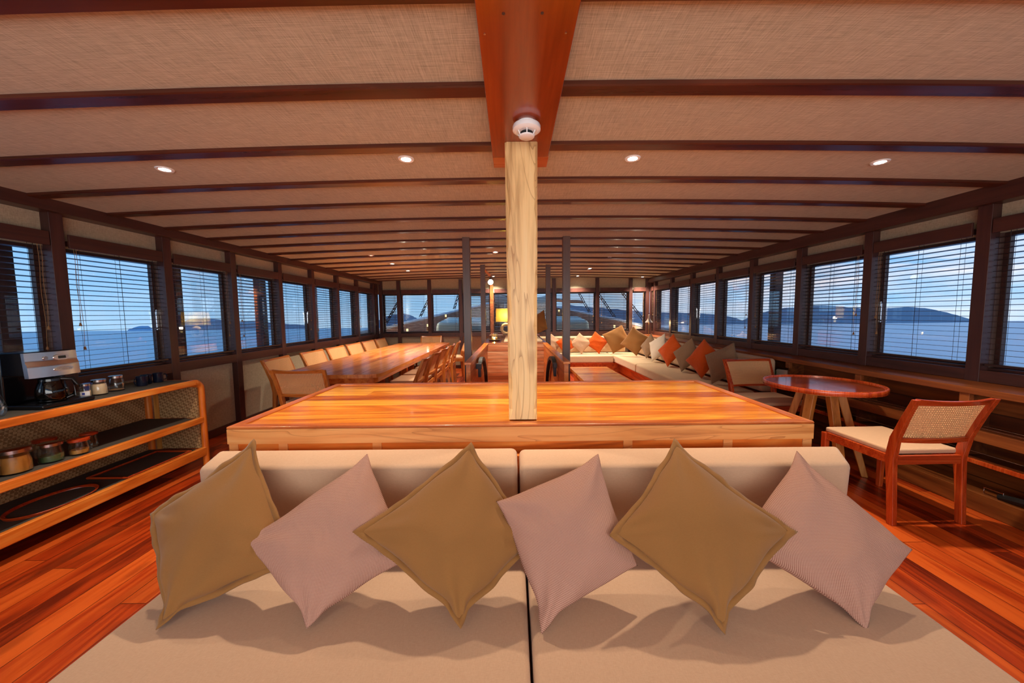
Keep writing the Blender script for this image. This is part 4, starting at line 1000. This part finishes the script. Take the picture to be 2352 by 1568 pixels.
def glass_jar(x, y, z, R, H, label, group, lid='steel', fill=None, fill_h=0.5, neck=0.75, lab=False):
    r = thing('storage_jar', (x, y, z), label, 'jar', group)
    b = MB().lathe([(0.0, 0.0), (R * .92, 0.0), (R, 0.008), (R, H * .45), (R * .9, H * .70), (R * neck, H * .84), (R * neck, H * .86), (R * neck - .002, H * .86), (R * .9 - .003, H * .70), (R - .003, H * .45), (R - .003, .010), (0.0, .006)], (x, y, z), 32).build('glass_body', MT['jar'], r, smooth=True)
    MB().lathe([(0.0, H * .84), (R * neck + .002, H * .84), (R * neck + .004, H * .85), (R * neck + .004, H * .985), (R * neck, H), (0.0, H)], (x, y, z), 32).build('lid', MT['steel'] if lid == 'steel' else MT['lidwood'], r, smooth=True)
    if fill:
        MB().lathe([(0.0, .008), (R - .005, .010), (R - .005, min(H * .45, H * fill_h)), (R * .88 - .004 if fill_h > .6 else R - .005, H * fill_h), (0.0, H * fill_h)], (x, y, z), 28).build('contents', fill, r, smooth=True)
    if lab:
        mb = MB(); n = 8; vs = []
        for i in range(n + 1):
            a = -1.5 + 1.5 * i / n
            for zz in (.018, .050): vs.append((x + (R + .0012) * math.cos(a), y + (R + .0012) * math.sin(a), z + zz))
        mb.add(vs, [(2 * i, 2 * i + 2, 2 * i + 3, 2 * i + 1) for i in range(n)]); pl = mb.build('paper_label', MT['label_paper'], r, smooth=True)
        mb = MB(); vs = []
        for i in range(4):
            a = -1.15 + 0.40 * i / 3
            for zz in (.026, .042): vs.append((x + (R + .002) * math.cos(a), y + (R + .002) * math.sin(a), z + zz))
        mb.add(vs, [(2 * i, 2 * i + 2, 2 * i + 3, 2 * i + 1) for i in range(3)]); mb.build('blue_mark', MT['blue'], pl, smooth=True)
    return r
g = 'jars on top of the sideboard'
glass_jar(-3.225, 2.665, 0.8615, 0.034, 0.105, 'small steel-lidded jar with a white paper label next to the coffee maker', g, fill=MT['cream'], fill_h=0.45, lab=True)
glass_jar(-3.235, 2.765, 0.8615, 0.050, 0.120, 'steel-lidded jar full of cream powder, middle of the three on the sideboard top', g, fill=MT['cream'], fill_h=0.72)
glass_jar(-3.265, 2.915, 0.8615, 0.050, 0.125, 'almost empty steel-lidded jar nearest the dark mugs', g, fill=MT['cord'], fill_h=0.10)
o = MB().lathe([(0, 0), (.024, 0), (.026, .004), (.026, .088), (.0, .088)], (-3.36, 2.80, .8615), 20).build('bottle_cap', MT['blue'], smooth=True, origin=(-3.36, 2.80, .8615)); tag(o, 'short blue container half hidden behind the powder jars', 'container')
def mug(x, y, label, a=0.0):
    r = thing('mug', (x, y, 0.8615), label, 'mug', 'dark mugs on the sideboard')
    MB().lathe([(0, 0), (.032, 0), (.036, .004), (.038, .085), (.0355, .085), (.033, .008), (0, .006)], (x, y, .8615), 28).build('mug_body', MT['mug'], r, smooth=True)
    c_, s_ = math.cos(a), math.sin(a)
    MB().tube([(x + c_ * (.036 + d), y + s_ * (.036 + d), .8615 + z) for d, z in ((0, .07), (.022, .068), (.028, .045), (.02, .022), (0, .02))], 0.0045, 8).build('handle', MT['mug'], r, smooth=True)
mug(-3.26, 3.115, 'dark navy mug with its handle towards the jars', -1.6)
mug(-3.31, 3.20, 'dark navy mug in the middle of the three', -0.4)
mug(-3.29, 3.29, 'dark navy mug closest to the end of the sideboard', 1.2)
g = 'jars on the middle shelf'
glass_jar(-3.13, 2.00, 0.489, 0.070, 0.165, 'large glass jar cut by the left picture edge on the middle shelf', g, fill=MT['taupe'], fill_h=0.6, neck=0.92)
glass_jar(-3.16, 2.205, 0.489, 0.072, 0.155, 'biggest steel-rimmed jar on the middle shelf, leftmost in full view', g, fill=MT['oak'], fill_h=0.7, neck=0.94)
glass_jar(-3.15, 2.375, 0.489, 0.060, 0.130, 'medium steel-rimmed jar on the middle shelf beside the biggest one', g, fill=MT['green_pack'], fill_h=0.35, neck=0.9)
glass_jar(-3.12, 2.51, 0.489, 0.052, 0.112, 'squat jar with a red wooden lid on the middle shelf, front of its group', g, lid='w', fill=MT['oak'], fill_h=0.3, neck=0.98)
glass_jar(-3.20, 2.64, 0.489, 0.045, 0.112, 'small jar with a red wooden lid, rightmost on the middle shelf', g, lid='w', neck=0.98)
glass_jar(-3.31, 2.47, 0.489, 0.055, 0.125, 'shadowed jar with a dark wooden lid at the back of the middle shelf', g, lid='w', neck=0.98)
# trays
r = thing('oval_tray', (-3.20, 2.40, 0.184), 'oval tray with dark ribbed base and red wooden rim on the bottom shelf', 'tray')
MB().lathe([(0, 0), (.22, 0), (.22, .006), (0, .006)], (-3.20, 2.40, .186), 48, sx=0.62, sy=1.0).build('tray_base', MT['mat_weave'], r, smooth=True)
MB().lathe([(.214, 0), (.232, .0), (.240, .016), (.236, .020), (.218, .012), (.214, 0)], (-3.20, 2.40, .1845), 48, sx=0.66, sy=1.0).build('tray_rim', MT['lidwood'], r, smooth=True)
r = thing('rectangular_tray', (-3.22, 3.02, 0.184), 'rectangular dark tray with thin red wooden rim on the bottom shelf', 'tray')
MB().box(-3.37, -3.07, 2.76, 3.30, .185, .190).build('tray_base', MT['mat_weave'], r)
MB().tube([(-3.38, 2.75, .196), (-3.06, 2.75, .196), (-3.06, 3.31, .196), (-3.38, 3.31, .196)], 0.009, 6, closed=True).build('tray_rim', MT['lidwood'], r)

# ------------------------------------------------------------ dark deck posts
for x, y, lb in ((-0.598, 4.70, 'slim grey-brown deck post left of the pale post, nearer of the left pair'), (0.695, 4.70, 'slim grey-brown deck post right of the pale post, nearer of the right pair'),
                 (-0.60, 7.25, 'slim grey-brown deck post on the left, farther of the left pair'), (0.715, 7.35, 'slim grey-brown deck post on the right, farther of the right pair')):
    o = MB().box(x - 0.047, x + 0.047, y, y + 0.094, 0, ceil_z(x) - 0.001).build('deck_post', MT['grey_post'], bevel=0.004, origin=(x, y + 0.047, 0)); tag(o, lb, 'post', 'slim deck posts')

# ------------------------------------------------------------ stairwell enclosure
r = thing('stairwell_enclosure', (0.03, 5.0, 0), 'teak stairwell enclosure with slatted end panel in the middle of the saloon', 'stairwell')
MB().box(-0.50, 0.57, 6.28, 6.33, 0.0, 0.95).build('end_panel', MT['stair_plank'], r)
for sx, x in ((-1, -0.50), (1, 0.53)):
    MB().box(x, x + 0.045, 3.75, 6.28, 0.0, 0.93).build('side_wall', MT['stair_side'], r)
    MB().box(x - 0.015, x + 0.060, 3.72, 6.33, 0.93, 0.955).build('cap_rail', MT['teak_y'], r, bevel=0.004)
    xx = x + (0.075 if sx < 0 else -0.045)
    pts = [(4.36, .84), (4.42, .885), (4.52, .905), (4.66, .905), (4.82, .88), (4.98, .83), (5.12, .75), (5.24, .65), (5.33, .53), (5.38, .38), (5.39, .2), (5.39, .03)]
    mb = MB(); vs = []
    for q_, (y, z) in enumerate(pts):
        for dx in (0.0, 0.045):
            for e_ in (0, 1):
                ny_, nz_ = (0.0, 1.0) if q_ < 4 else ((0.7, 0.7) if q_ < 9 else (1.0, 0.0))
                vs.append((xx - 0.01 + dx, y - ny_ * 0.05 * e_, z - nz_ * 0.05 * e_))
    n_ = len(pts); fs = []
    for i in range(n_ - 1):
        for a, b_ in ((0, 1), (1, 3), (3, 2), (2, 0)): fs.append((i * 4 + a, i * 4 + b_, i * 4 + 4 + b_, i * 4 + 4 + a))
    fs += [(0, 1, 3, 2), (4 * n_ - 4, 4 * n_ - 3, 4 * n_ - 1, 4 * n_ - 2)]
    mb.add(vs, fs); o = mb.build('handrail', MT['leather'], r, smooth=True); o['label'] = 'black curved handrail'
    mb = MB(); bx = xx - sx * -0.0
    mb.box(x + (0.046 if sx < 0 else -0.05), xx + 0.035, 4.30, 4.36, 0.80, 0.86); mb.box(xx - 0.005, xx + 0.03, 4.30, 4.36, 0.70, 0.80)
    mb.box(min(x, x - 0.06 * (1 if sx < 0 else -1)) , max(x, x - 0.06 * (1 if sx < 0 else -1)) + 0.04, 4.30, 4.36, 0.72, 0.76)
    o = mb.build('hinge_bracket', MT['iron'], r, bevel=0.003); o['label'] = 'grey iron hinge bracket'

# nav desk / daybed behind the stairwell
r = thing('console_desk', (0.03, 7.4, 0), 'dark teak console behind the stairwell carrying the candle holder and the ring lamp', 'console')
MB().box(-0.55, 0.60, 6.34, 8.55, 0.90, 0.945).build('desk_top', MT['round_top'], r, bevel=0.004)
MB().box(-0.50, 0.55, 6.36, 8.50, 0.0, 0.90).build('desk_body', MT['stair_side'], r)
MB().box(-0.55, 0.60, 8.1, 8.55, 0.946, 0.985).build('lamp_shelf', MT['ledge'], r, bevel=0.003)
cushion('desk_pad', hx(-0.17, 0.52, 6.40, 7.9, 0.947, 0.990), MT['sofa_linen'], 'flat beige pad lying on the console behind the pale post', None, 0.015)

lx, ly, lz = -0.16, 8.3, 0.986
r = thing('table_lamp', (lx, ly, lz), 'table lamp with square glowing yellow shade on a bleached wooden ring base', 'lamp')
mb = MB().tube([(lx + 0.105 * math.cos(2 * PI * i / 28), ly, lz + 0.135 + 0.105 * math.sin(2 * PI * i / 28)) for i in range(28)], 0.036, 12, closed=True); mb.build('ring_base', MT['stone'], r, smooth=True)
MB().box(lx - 0.08, lx + 0.08, ly - 0.05, ly + 0.05, lz, lz + 0.012).build('foot', MT['iron'], r, bevel=0.002)
MB().cyl((lx, ly, lz + 0.20), (lx, ly, lz + 0.36), 0.018, 0.012, n=16).build('neck', MT['brass'], r, smooth=True)
mb = MB(); a, b_, za, zb = 0.235, 0.225, lz + 0.30, lz + 0.60
d = 0.12
ring = [(-a, -d), (a, -d), (a, d), (-a, d)]
vs = [(lx + x, ly + y, za) for x, y in ring] + [(lx + x * .97, ly + y * .97, zb) for x, y in ring]
mb.add(vs, [(0, 1, 5, 4), (1, 2, 6, 5), (2, 3, 7, 6), (3, 0, 4, 7)]); o = mb.build('lamp_shade', MT['shade'], r)
md = o.modifiers.new('s', 'SOLIDIFY'); md.thickness = 0.002
MB().sphere((lx, ly, lz + 0.43), 0.028, 16, 10).build('bulb', MT['bulb'], r, smooth=True)
ld = bpy.data.lights.new('table_lamp_light', 'POINT'); ld.energy = 3.0; ld.color = (1, 0.88, 0.56); ld.shadow_soft_size = 0.03
lo = bpy.data.objects.new('table_lamp_light', ld); COL.objects.link(lo); lo.parent = r; lo.location = (0, -0.045, 0.45)

kx, ky, kz = -0.37, 7.0, 0.9455
r = thing('candle_holder', (kx, ky, kz), 'ribbed glass tealight holder on a dark round dish on the console', 'candle holder')
MB().lathe([(0, 0), (.09, 0), (.12, .018), (.115, .022), (.085, .010), (0, .010)], (kx, ky, kz), 32).build('dish', MT['iron'], r, smooth=True)
mb = MB(); n = 36; vs = []
for zz, rr in ((.012, .055), (.14, .062)):
    for i in range(n):
        q = rr * (1 + 0.04 * (i % 2)); vs.append((kx + q * math.cos(2 * PI * i / n), ky + q * math.sin(2 * PI * i / n), kz + zz))
mb.add(vs, [(i, (i + 1) % n, n + (i + 1) % n, n + i) for i in range(n)]); mb.build('glass_cup', glass('amber_cup', (1, 0.86, 0.5, 1), 0.1), r)
MB().cyl((kx, ky, kz + .0105), (kx, ky, kz + .035), .022, n=20).build('tealight', MT['white'], r)
MB().sphere((kx, ky, kz + .05), .010, 10, 8, 1.6).build('flame', emit('candle_flame', (1, .62, .2, 1), 60), r, smooth=True)
ld = bpy.data.lights.new('candle_light', 'POINT'); ld.energy = 0.8; ld.color = (1, 0.6, 0.25); ld.shadow_soft_size = 0.01
lo = bpy.data.objects.new('candle_light', ld); COL.objects.link(lo); lo.parent = r; lo.location = (0, 0, 0.07)

# globe wall lamp near the far left post
r = thing('globe_lamp', (-0.53, 7.35, 2.30), 'small round globe lamp with brown shutters on the far left deck post', 'lamp')
MB().sphere((-0.445, 7.28, 2.10), 0.055, 20, 12).build('globe', emit('globe_glow', (1, .84, .62, 1), 2.5), r, smooth=True)
MB().hexa([(-0.56, 7.26, 2.30), (-0.56, 7.26, 2.36), (-0.56, 7.32, 2.30), (-0.56, 7.32, 2.36), (-0.45, 7.26, 2.19), (-0.44, 7.26, 2.25), (-0.45, 7.32, 2.19), (-0.44, 7.32, 2.25)]).build('bracket', MT['teak_x'], r, bevel=0.003)
MB().hexa([(-0.56, 7.26, 2.07), (-0.56, 7.26, 2.10), (-0.56, 7.32, 2.07), (-0.56, 7.32, 2.10), (-0.47, 7.26, 2.12), (-0.47, 7.26, 2.16), (-0.47, 7.32, 2.12), (-0.47, 7.32, 2.16)]).build('lower_arm', MT['grey_post'], r, bevel=0.002)
MB().cyl((-0.445, 7.28, 2.15), (-0.46, 7.29, 2.22), 0.02, n=12).build('cap', MT['iron'], r, smooth=True)

# ------------------------------------------------------------ lounge sofa
r = thing('sofa_plinth', (2.4, 7.2, 0), 'L-shaped teak plinth under the beige lounge sofa cushions', 'sofa')
MB().prism([(0.62, 8.85), (2.60, 8.85), (2.60, 4.55), (3.31, 4.55), (3.31, 9.68), (0.62, 9.68)], 0.0, 0.245).build('plinth_body', MT['teak_y'], r, bevel=0.004)
MB().prism([(0.62, 8.80), (2.55, 8.80), (2.55, 4.50), (3.318, 4.50), (3.318, 4.55), (2.62, 4.55), (2.62, 8.87), (0.62, 8.87)], 0.205, 0.245).build('plinth_lip', MT['teak_y'], r, bevel=0.003)
g = 'lounge seat cushions'
cushion('sofa_seat_cushion', hx(0.64, 2.44, 8.72, 9.44, .247, .43), MT['sofa_linen'], 'long beige seat cushion under the forward windows in the lounge', g, 0.035)
cushion('sofa_seat_cushion', hx(2.46, 3.12, 7.24, 9.44, .247, .43), MT['sofa_linen'], 'beige corner seat cushion where the two lounge runs meet', g, 0.035)
cushion('sofa_seat_cushion', hx(2.46, 3.12, 4.60, 7.22, .247, .43), MT['sofa_linen'], 'long beige seat cushion beside the starboard wall, nearest the camera in the lounge', g, 0.035)
g = 'lounge back cushions'
cushion('sofa_back_cushion', hx(0.64, 2.95, 9.45, 9.66, .432, .855), MT['sofa_linen'], 'long beige back cushion under the forward windows', g, 0.05)
cushion('sofa_back_cushion', hx(3.13, 3.32, 7.9, 9.66, .432, .86), MT['sofa_linen'], 'beige back cushion against the ledge in the far right corner', g, 0.05)
cushion('sofa_back_cushion', hx(3.13, 3.32, 6.2, 7.88, .432, .86), MT['sofa_linen'], 'beige back cushion against the ledge, middle of the starboard run', g, 0.05)
cushion('sofa_back_cushion', hx(3.13, 3.32, 4.52, 6.18, .432, .86), MT['sofa_linen'], 'beige back cushion against the ledge, nearest the camera', g, 0.05)

r = thing('low_table', (1.48, 6.2, 0), 'low planked teak table between the stairwell and the lounge sofa', 'table')
MB().box(1.10, 1.84, 5.0, 7.08, 0.35, 0.40).build('tabletop', MT['low_table'], r, bevel=0.004)
MB().box(1.18, 1.76, 5.08, 7.0, 0.0, 0.35).build('pedestal', MT['teak_y'], r, bevel=0.004)

# lounge pillows: diamonds resting on a corner against the back cushions
def lounge_pillow(x, y, s, mt, label, yaw, roll=PI / 4, lean=0.35, T=0.07, seed=0, z0=0.432):
    h = s / 2; cs = [(-h, h), (-h, -h), (h, -h), (h, h)]
    pts = []
    for a, b in cs:
        xx = a * math.cos(roll) - b * math.sin(roll); zz = a * math.sin(roll) + b * math.cos(roll)
        pts.append((xx, zz))
    zmin = min(p[1] for p in pts)
    out = []
    for a, b in pts:
        hh = b - zmin
        X_, Y_, Z_ = a, hh * math.sin(lean), hh * math.cos(lean)
        out.append(Vector((X_ * math.cos(yaw) - Y_ * math.sin(yaw), X_ * math.sin(yaw) + Y_ * math.cos(yaw), Z_)))
    o = bpy.data.objects.new('throw_pillow', pillow_mesh('throw_pillow', out, T, seed, N=16, bow=0.06)); o.data.materials.append(mt); COL.objects.link(o)
    o.location = (x, y, z0 + 0.006)
    return tag(o, label, 'pillow', 'pillows on the lounge sofa')
SB = -PI / 2   # against the starboard back cushions
D45 = PI / 4
lp = lounge_pillow
lp(1.02, 9.18, .38, MT['rose'], 'rose pillow at the stairwell end of the far sofa, behind the grey post', 0.05, D45 + .1, .35, .06, 20)
lp(1.34, 9.06, .38, MT['orange'], 'orange pillow half hidden by the right grey-brown post', 0.1, D45 - .25, .35, .06, 21)
lp(1.70, 9.04, .40, MT['rose'], 'rose pillow between the two orange pillows of the far sofa', -0.05, D45 + .05, .35, .06, 22)
lp(2.12, 9.04, .42, MT['orange'], 'orange pillow beside the big olive pillow on the far sofa', -0.05, D45 + .12, .33, .06, 23)
lp(2.62, 9.0, .56, MT['olive'], 'big olive pillow on the far sofa left of the corner', -0.1, D45 - .32, .30, .08, 24)
lp(2.84, 8.54, .52, MT['olive'], 'big olive pillow standing in the corner of the lounge', -0.75, D45 + .25, .25, .08, 25)
lp(2.92, 7.95, .42, MT['taupe'], 'taupe pillow next to the white one near the lounge corner', SB + .25, D45 + .1, .28, .07, 26)
lp(2.88, 7.35, .46, MT['white_cloth'], 'white pillow on the starboard run of the lounge sofa', SB + .30, D45 - .25, .30, .07, 27)
lp(2.86, 6.72, .46, MT['orange'], 'orange pillow between the white and the taupe pillow', SB + .35, D45 + .1, .30, .065, 28)
lp(2.86, 6.08, .44, MT['taupe'], 'taupe pillow between the two orange pillows of the starboard run', SB + .35, D45 - .05, .30, .065, 29)
lp(2.84, 5.52, .46, MT['orange'], 'orange pillow next to the taupe pillow nearest the camera', SB + .35, D45 + .22, .30, .07, 30)
lp(2.84, 4.98, .46, MT['taupe'], 'taupe pillow nearest the camera beside the cane chair', SB + .40, D45 - .28, .30, .07, 31)
o = lp(0.50, 7.35, .42, MT['olive'], 'brown pillow leaning upright on the console beside the far right post', -0.9, D45 - .4, .12, .06, 32, z0=0.99)
o['group'] = 'pillow on the console'

# cone reading lamp
qx, qy, qz = 3.36, 8.95, 0.885
r = thing('reading_lamp', (qx, qy, qz), 'small cone-shaped metal reading lamp standing on the ledge in the far right corner', 'lamp')
MB().cyl((qx, qy, qz), (qx, qy, qz + 0.012), 0.055, n=24).build('base', MT['brass'], r, smooth=True)
MB().cyl((qx, qy, qz + 0.012), (qx, qy, qz + 0.36), 0.006, n=10).build('stem', MT['brass'], r, smooth=True)
MB().lathe([(0.092, 0.33), (0.085, 0.345), (0.045, 0.39), (0.026, 0.44), (0.018, 0.52), (0.010, 0.525)], (qx, qy, qz), 32).build('lamp_shade', MT['pale_metal'], r, smooth=True)
MB().sphere((qx, qy, qz + .37), .018, 12, 8).build('bulb', MT['bulb'], r, smooth=True)
ld = bpy.data.lights.new('reading_lamp_light', 'POINT'); ld.energy = 9; ld.color = (1, 0.62, 0.28); ld.shadow_soft_size = 0.02
lo = bpy.data.objects.new('reading_lamp_light', ld); COL.objects.link(lo); lo.parent = r; lo.location = (0, -0.0, 0.325)

# ------------------------------------------------------------ outside: veranda posts, bow, sea and hills
k = 0
for x in (-4.9, 4.95):
    for y in ((3.45, 5.22, 7.02, 8.85) if x < 0 else (3.25, 5.02, 6.85, 8.7)):
        k += 1
        lb = 'dark veranda post outside the %s windows, %s from the camera' % ('left' if x < 0 else 'right', ordn[(k - 1) % 4 + 1])
        o = MB().box(x - .075, x + .075, y - .075, y + .075, -0.2, 2.7).build('veranda_post', MT['dark'], bevel=0.01, origin=(x, y, -0.2)); tag(o, lb, 'post', 'veranda posts')
o = MB().prism([(-5.2, -2), (5.2, -2), (5.2, 10), (3.7, 12.3), (3.0, 16.5), (1.7, 20.0), (0.1, 23.2), (-0.1, 23.2), (-1.7, 20.0), (-3.0, 16.5), (-3.7, 12.3), (-5.2, 10)], -0.35, -0.14).build('deck', MT['bow_wood']); tag(o, 'weathered outer deck running forward around the cabin to the bow', 'deck')
o = MB().box(-5.3, 5.3, -2, 10.6, 2.70, 2.78).build('cabin_roof', MT['dark_y']); tag(o, 'dark overhanging roof above the cabin', 'roof')
def bul(sx):
    path = [(4.3, 9.95, .92), (3.9, 11.0, 1.02), (3.55, 12.3, 1.18), (3.15, 14.0, 1.34), (2.6, 17.0, 1.60), (1.6, 20.0, 1.95), (0.1, 23.0, 2.35)]
    mb = MB(); vs = []
    for x, y, z in path:
        for dx in (0, 0.14):
            for zz in (-0.2, z): vs.append((sx * (x + dx), y, zz))
    n_ = len(path); fs = []
    for i in range(n_ - 1):
        for a, b_ in ((0, 1), (1, 3), (3, 2), (2, 0)): fs.append((i * 4 + a, i * 4 + b_, i * 4 + 4 + b_, i * 4 + 4 + a))
    fs += [(0, 1, 3, 2), (4 * n_ - 4, 4 * n_ - 3, 4 * n_ - 1, 4 * n_ - 2)]
    r = thing('bulwark', (sx * 3, 14, -0.2), 'brown wooden bulwark with white cap rail rising to the bow on the %s side' % ('left' if sx < 0 else 'right'), 'bulwark', 'bow bulwarks')
    mb.add(vs, fs).build('planking', MT['bow_wood'], r)
    mb = MB().tube([(sx * (x + .07), y, z + .04) for x, y, z in path], 0.055, 6); mb.build('cap_rail', MT['white_paint'], r)
bul(-1); bul(1)
for x, w_, y, lb in ((-1.75, 0.85, 12.0, 'pale green tarpaulin-covered boat on the foredeck, left one'), (1.75, 0.85, 12.0, 'pale green tarpaulin-covered boat on the foredeck, right one')):
    o = MB().hexa([(x - w_, y - .5, -.14), (x - w_ * .86, y - .4, 1.22), (x - w_, y + 1.6, -.14), (x - w_ * .8, y + 1.2, 1.38), (x + w_, y - .5, -.14), (x + w_ * .8, y - .4, 1.24), (x + w_, y + 1.6, -.14), (x + w_ * .8, y + 1.2, 1.36)]).build('covered_boat', MT['tarp'], bevel=0.12, seg=4, origin=(x, y, -.14)); tag(o, lb, 'boat cover', 'tarpaulin-covered boats on the foredeck')
r = thing('foremast', (0.1, 15.5, -.14), 'brown foremast with crossed spars and furled sail rising from the bow', 'mast')
MB().cyl((0.1, 15.5, -.14), (0.1, 15.5, 9), 0.24, 0.18, n=20).build('mast_pole', MT['bow_wood'], r, smooth=True)
MB().cyl((0.25, 14.8, 1.2), (-.1, 30.0, 3.9), 0.20, 0.12, n=14).build('bowsprit', MT['bow_wood'], r, smooth=True)
MB().cyl((-2.3, 15.2, 2.35), (3.0, 15.6, 1.95), 0.07, 0.07, n=10).build('spar', MT['bow_wood'], r, smooth=True)
mb = MB()
pts = [(-1.2 + 0.35 * i, 15.0 + 0.1 * math.sin(i * 2), 2.05 + 0.12 * math.sin(i * 1.7)) for i in range(9)]
mb.tube(pts, [0.10, 0.2, 0.24, 0.2, 0.26, 0.24, 0.2, 0.22, 0.1], 10); mb.build('furled_sail', MT['white_cloth'], r, smooth=True)
r = thing('windlass', (0.1, 13.5, -.14), 'brown wooden windlass and stacked timbers in the middle of the foredeck', 'windlass')
MB().box(-.75, .9, 13.4, 14.1, -.14, 1.0).build('windlass_frame', MT['bow_wood'], r, bevel=0.02)
for i in range(4): MB().cyl((-1.0, 13.6, 1.12 + .2 * i), (1.2, 13.7, 1.14 + .2 * i), 0.085, n=12).build('timber', MT['bow_wood'], r, smooth=True)
for x in (-.7, -.3, .5, .8): MB().cyl((x, 13.35, 1.0), (x, 13.35, 1.9), 0.02, n=8).build('stanchion', MT['white_paint'], r)
k = 0
for (a, b_) in (((-4.1, 11.6, 1.2), (-2.6, 12.6, 4.2)), ((-3.4, 13.2, 1.4), (-2.0, 14.0, 4.5)), ((-2.5, 15.3, 1.7), (-1.4, 15.4, 5.0)), ((3.6, 12.8, 1.3), (1.6, 13.9, 4.6)), ((4.2, 11.4, 1.1), (2.2, 13.0, 4.4)), ((3.0, 14.2, 1.5), (1.2, 14.9, 5.0))):
    k += 1
    A, B = Vector(a), Vector(b_); mb = MB()
    for s in (-.035, .035): mb.tube([A + Vector((s, 0, 0)), B + Vector((s, 0, 0))], 0.014, 6)
    n = 22
    for i in range(n):
        p = A.lerp(B, (i + .5) / n); mb.tube([p + Vector((-.035, 0, -.04)), p + Vector((.035, 0, .04))], 0.014, 5)
    o = mb.build('rigging_chain', MT['rope'], origin=a); tag(o, 'dark rigging chain rising from the bulwark, %s %s from the outside' % ('left side' if a[0] < 0 else 'right side', ordn[(k - 1) % 3 + 1]), 'rigging', 'rigging chains')
k = 0
for x, y, z in ((-3.3, 11.2, 1.02), (-2.75, 11.6, 1.15), (-2.5, 13.4, 1.45), (2.75, 12.0, 1.3), (3.25, 11.6, 1.05), (1.9, 15.0, 1.6), (3.7, 11.2, 0.92)):
    k += 1
    r = thing('deck_lantern', (x, y, -.14), 'small lit bollard lantern on the foredeck, %s of the lanterns from the left' % ordn[k], 'lantern', 'foredeck lanterns')
    MB().cyl((x, y, -.14), (x, y, z - .06), 0.035, n=10).build('lantern_post', MT['oak'], r, smooth=True)
    ld = bpy.data.lights.new('lantern_light', 'POINT'); ld.energy = 2.5; ld.color = (1, 0.82, 0.6); ld.shadow_soft_size = 0.05
    lo = bpy.data.objects.new('lantern_light', ld); COL.objects.link(lo); lo.parent = r; lo.location = (0, 0, z + 0.14 + 0.08)
    MB().cyl((x, y, z - .06), (x, y, z + .02), 0.03, n=10).build('lantern_glow', emit('lantern_glow', (1, .72, .3, 1), 1.2), r, smooth=True)

SEA0 = -3.5
o = MB().prism([(5000 * math.cos(2 * PI * i / 64), 5000 * math.sin(2 * PI * i / 64)) for i in range(64)], -0.5, 0.0).build('sea', MT['sea'])
o.location = (0, 0, SEA0); o.rotation_euler = (-math.atan(SEA_TILT), 0, 0); o['kind'] = 'stuff'; tag(o, 'calm blue evening sea around the boat', 'sea')
MT['hedge_far'] = mat('haze_paled_hillside', lin(150, 186, 214), 1.0, spec=0.0)  # paler copy of the hill material, with more haze put into its colour
def island(prof, R_, label, depth=500, mt='hedge'):
    mb = MB(); rings = []
    P = []
    for (x0, y0), (x1, y1) in zip(prof, prof[1:]):
        for q in range(4): P.append((x0 + (x1 - x0) * q / 4, y0 + (y1 - y0) * q / 4 - random.uniform(0, 1.2) * (1 if q else 0)))
    P.append(prof[-1])
    vs = []
    for px, py in P:
        az = math.atan2(px - 1179, 828.0); dx, dy = math.sin(az), math.cos(az)
        for f, rr in ((0.0, R_), (0.55, R_ + depth * .35), (1.0, R_ + depth), (0.0, R_ + 2 * depth)):
            x, y = dx * rr, dy * rr
            zsea = SEA0 - SEA_TILT * y - 5
            ztop = 1.45 + (722 - py) * (dy * (R_ + depth)) / 828.0
            vs.append((x, y, zsea + (ztop - zsea) * f))
    fs = [(i * 4 + j, i * 4 + j + 1, i * 4 + 5 + j, i * 4 + 4 + j) for i in range(len(P) - 1) for j in range(3)]
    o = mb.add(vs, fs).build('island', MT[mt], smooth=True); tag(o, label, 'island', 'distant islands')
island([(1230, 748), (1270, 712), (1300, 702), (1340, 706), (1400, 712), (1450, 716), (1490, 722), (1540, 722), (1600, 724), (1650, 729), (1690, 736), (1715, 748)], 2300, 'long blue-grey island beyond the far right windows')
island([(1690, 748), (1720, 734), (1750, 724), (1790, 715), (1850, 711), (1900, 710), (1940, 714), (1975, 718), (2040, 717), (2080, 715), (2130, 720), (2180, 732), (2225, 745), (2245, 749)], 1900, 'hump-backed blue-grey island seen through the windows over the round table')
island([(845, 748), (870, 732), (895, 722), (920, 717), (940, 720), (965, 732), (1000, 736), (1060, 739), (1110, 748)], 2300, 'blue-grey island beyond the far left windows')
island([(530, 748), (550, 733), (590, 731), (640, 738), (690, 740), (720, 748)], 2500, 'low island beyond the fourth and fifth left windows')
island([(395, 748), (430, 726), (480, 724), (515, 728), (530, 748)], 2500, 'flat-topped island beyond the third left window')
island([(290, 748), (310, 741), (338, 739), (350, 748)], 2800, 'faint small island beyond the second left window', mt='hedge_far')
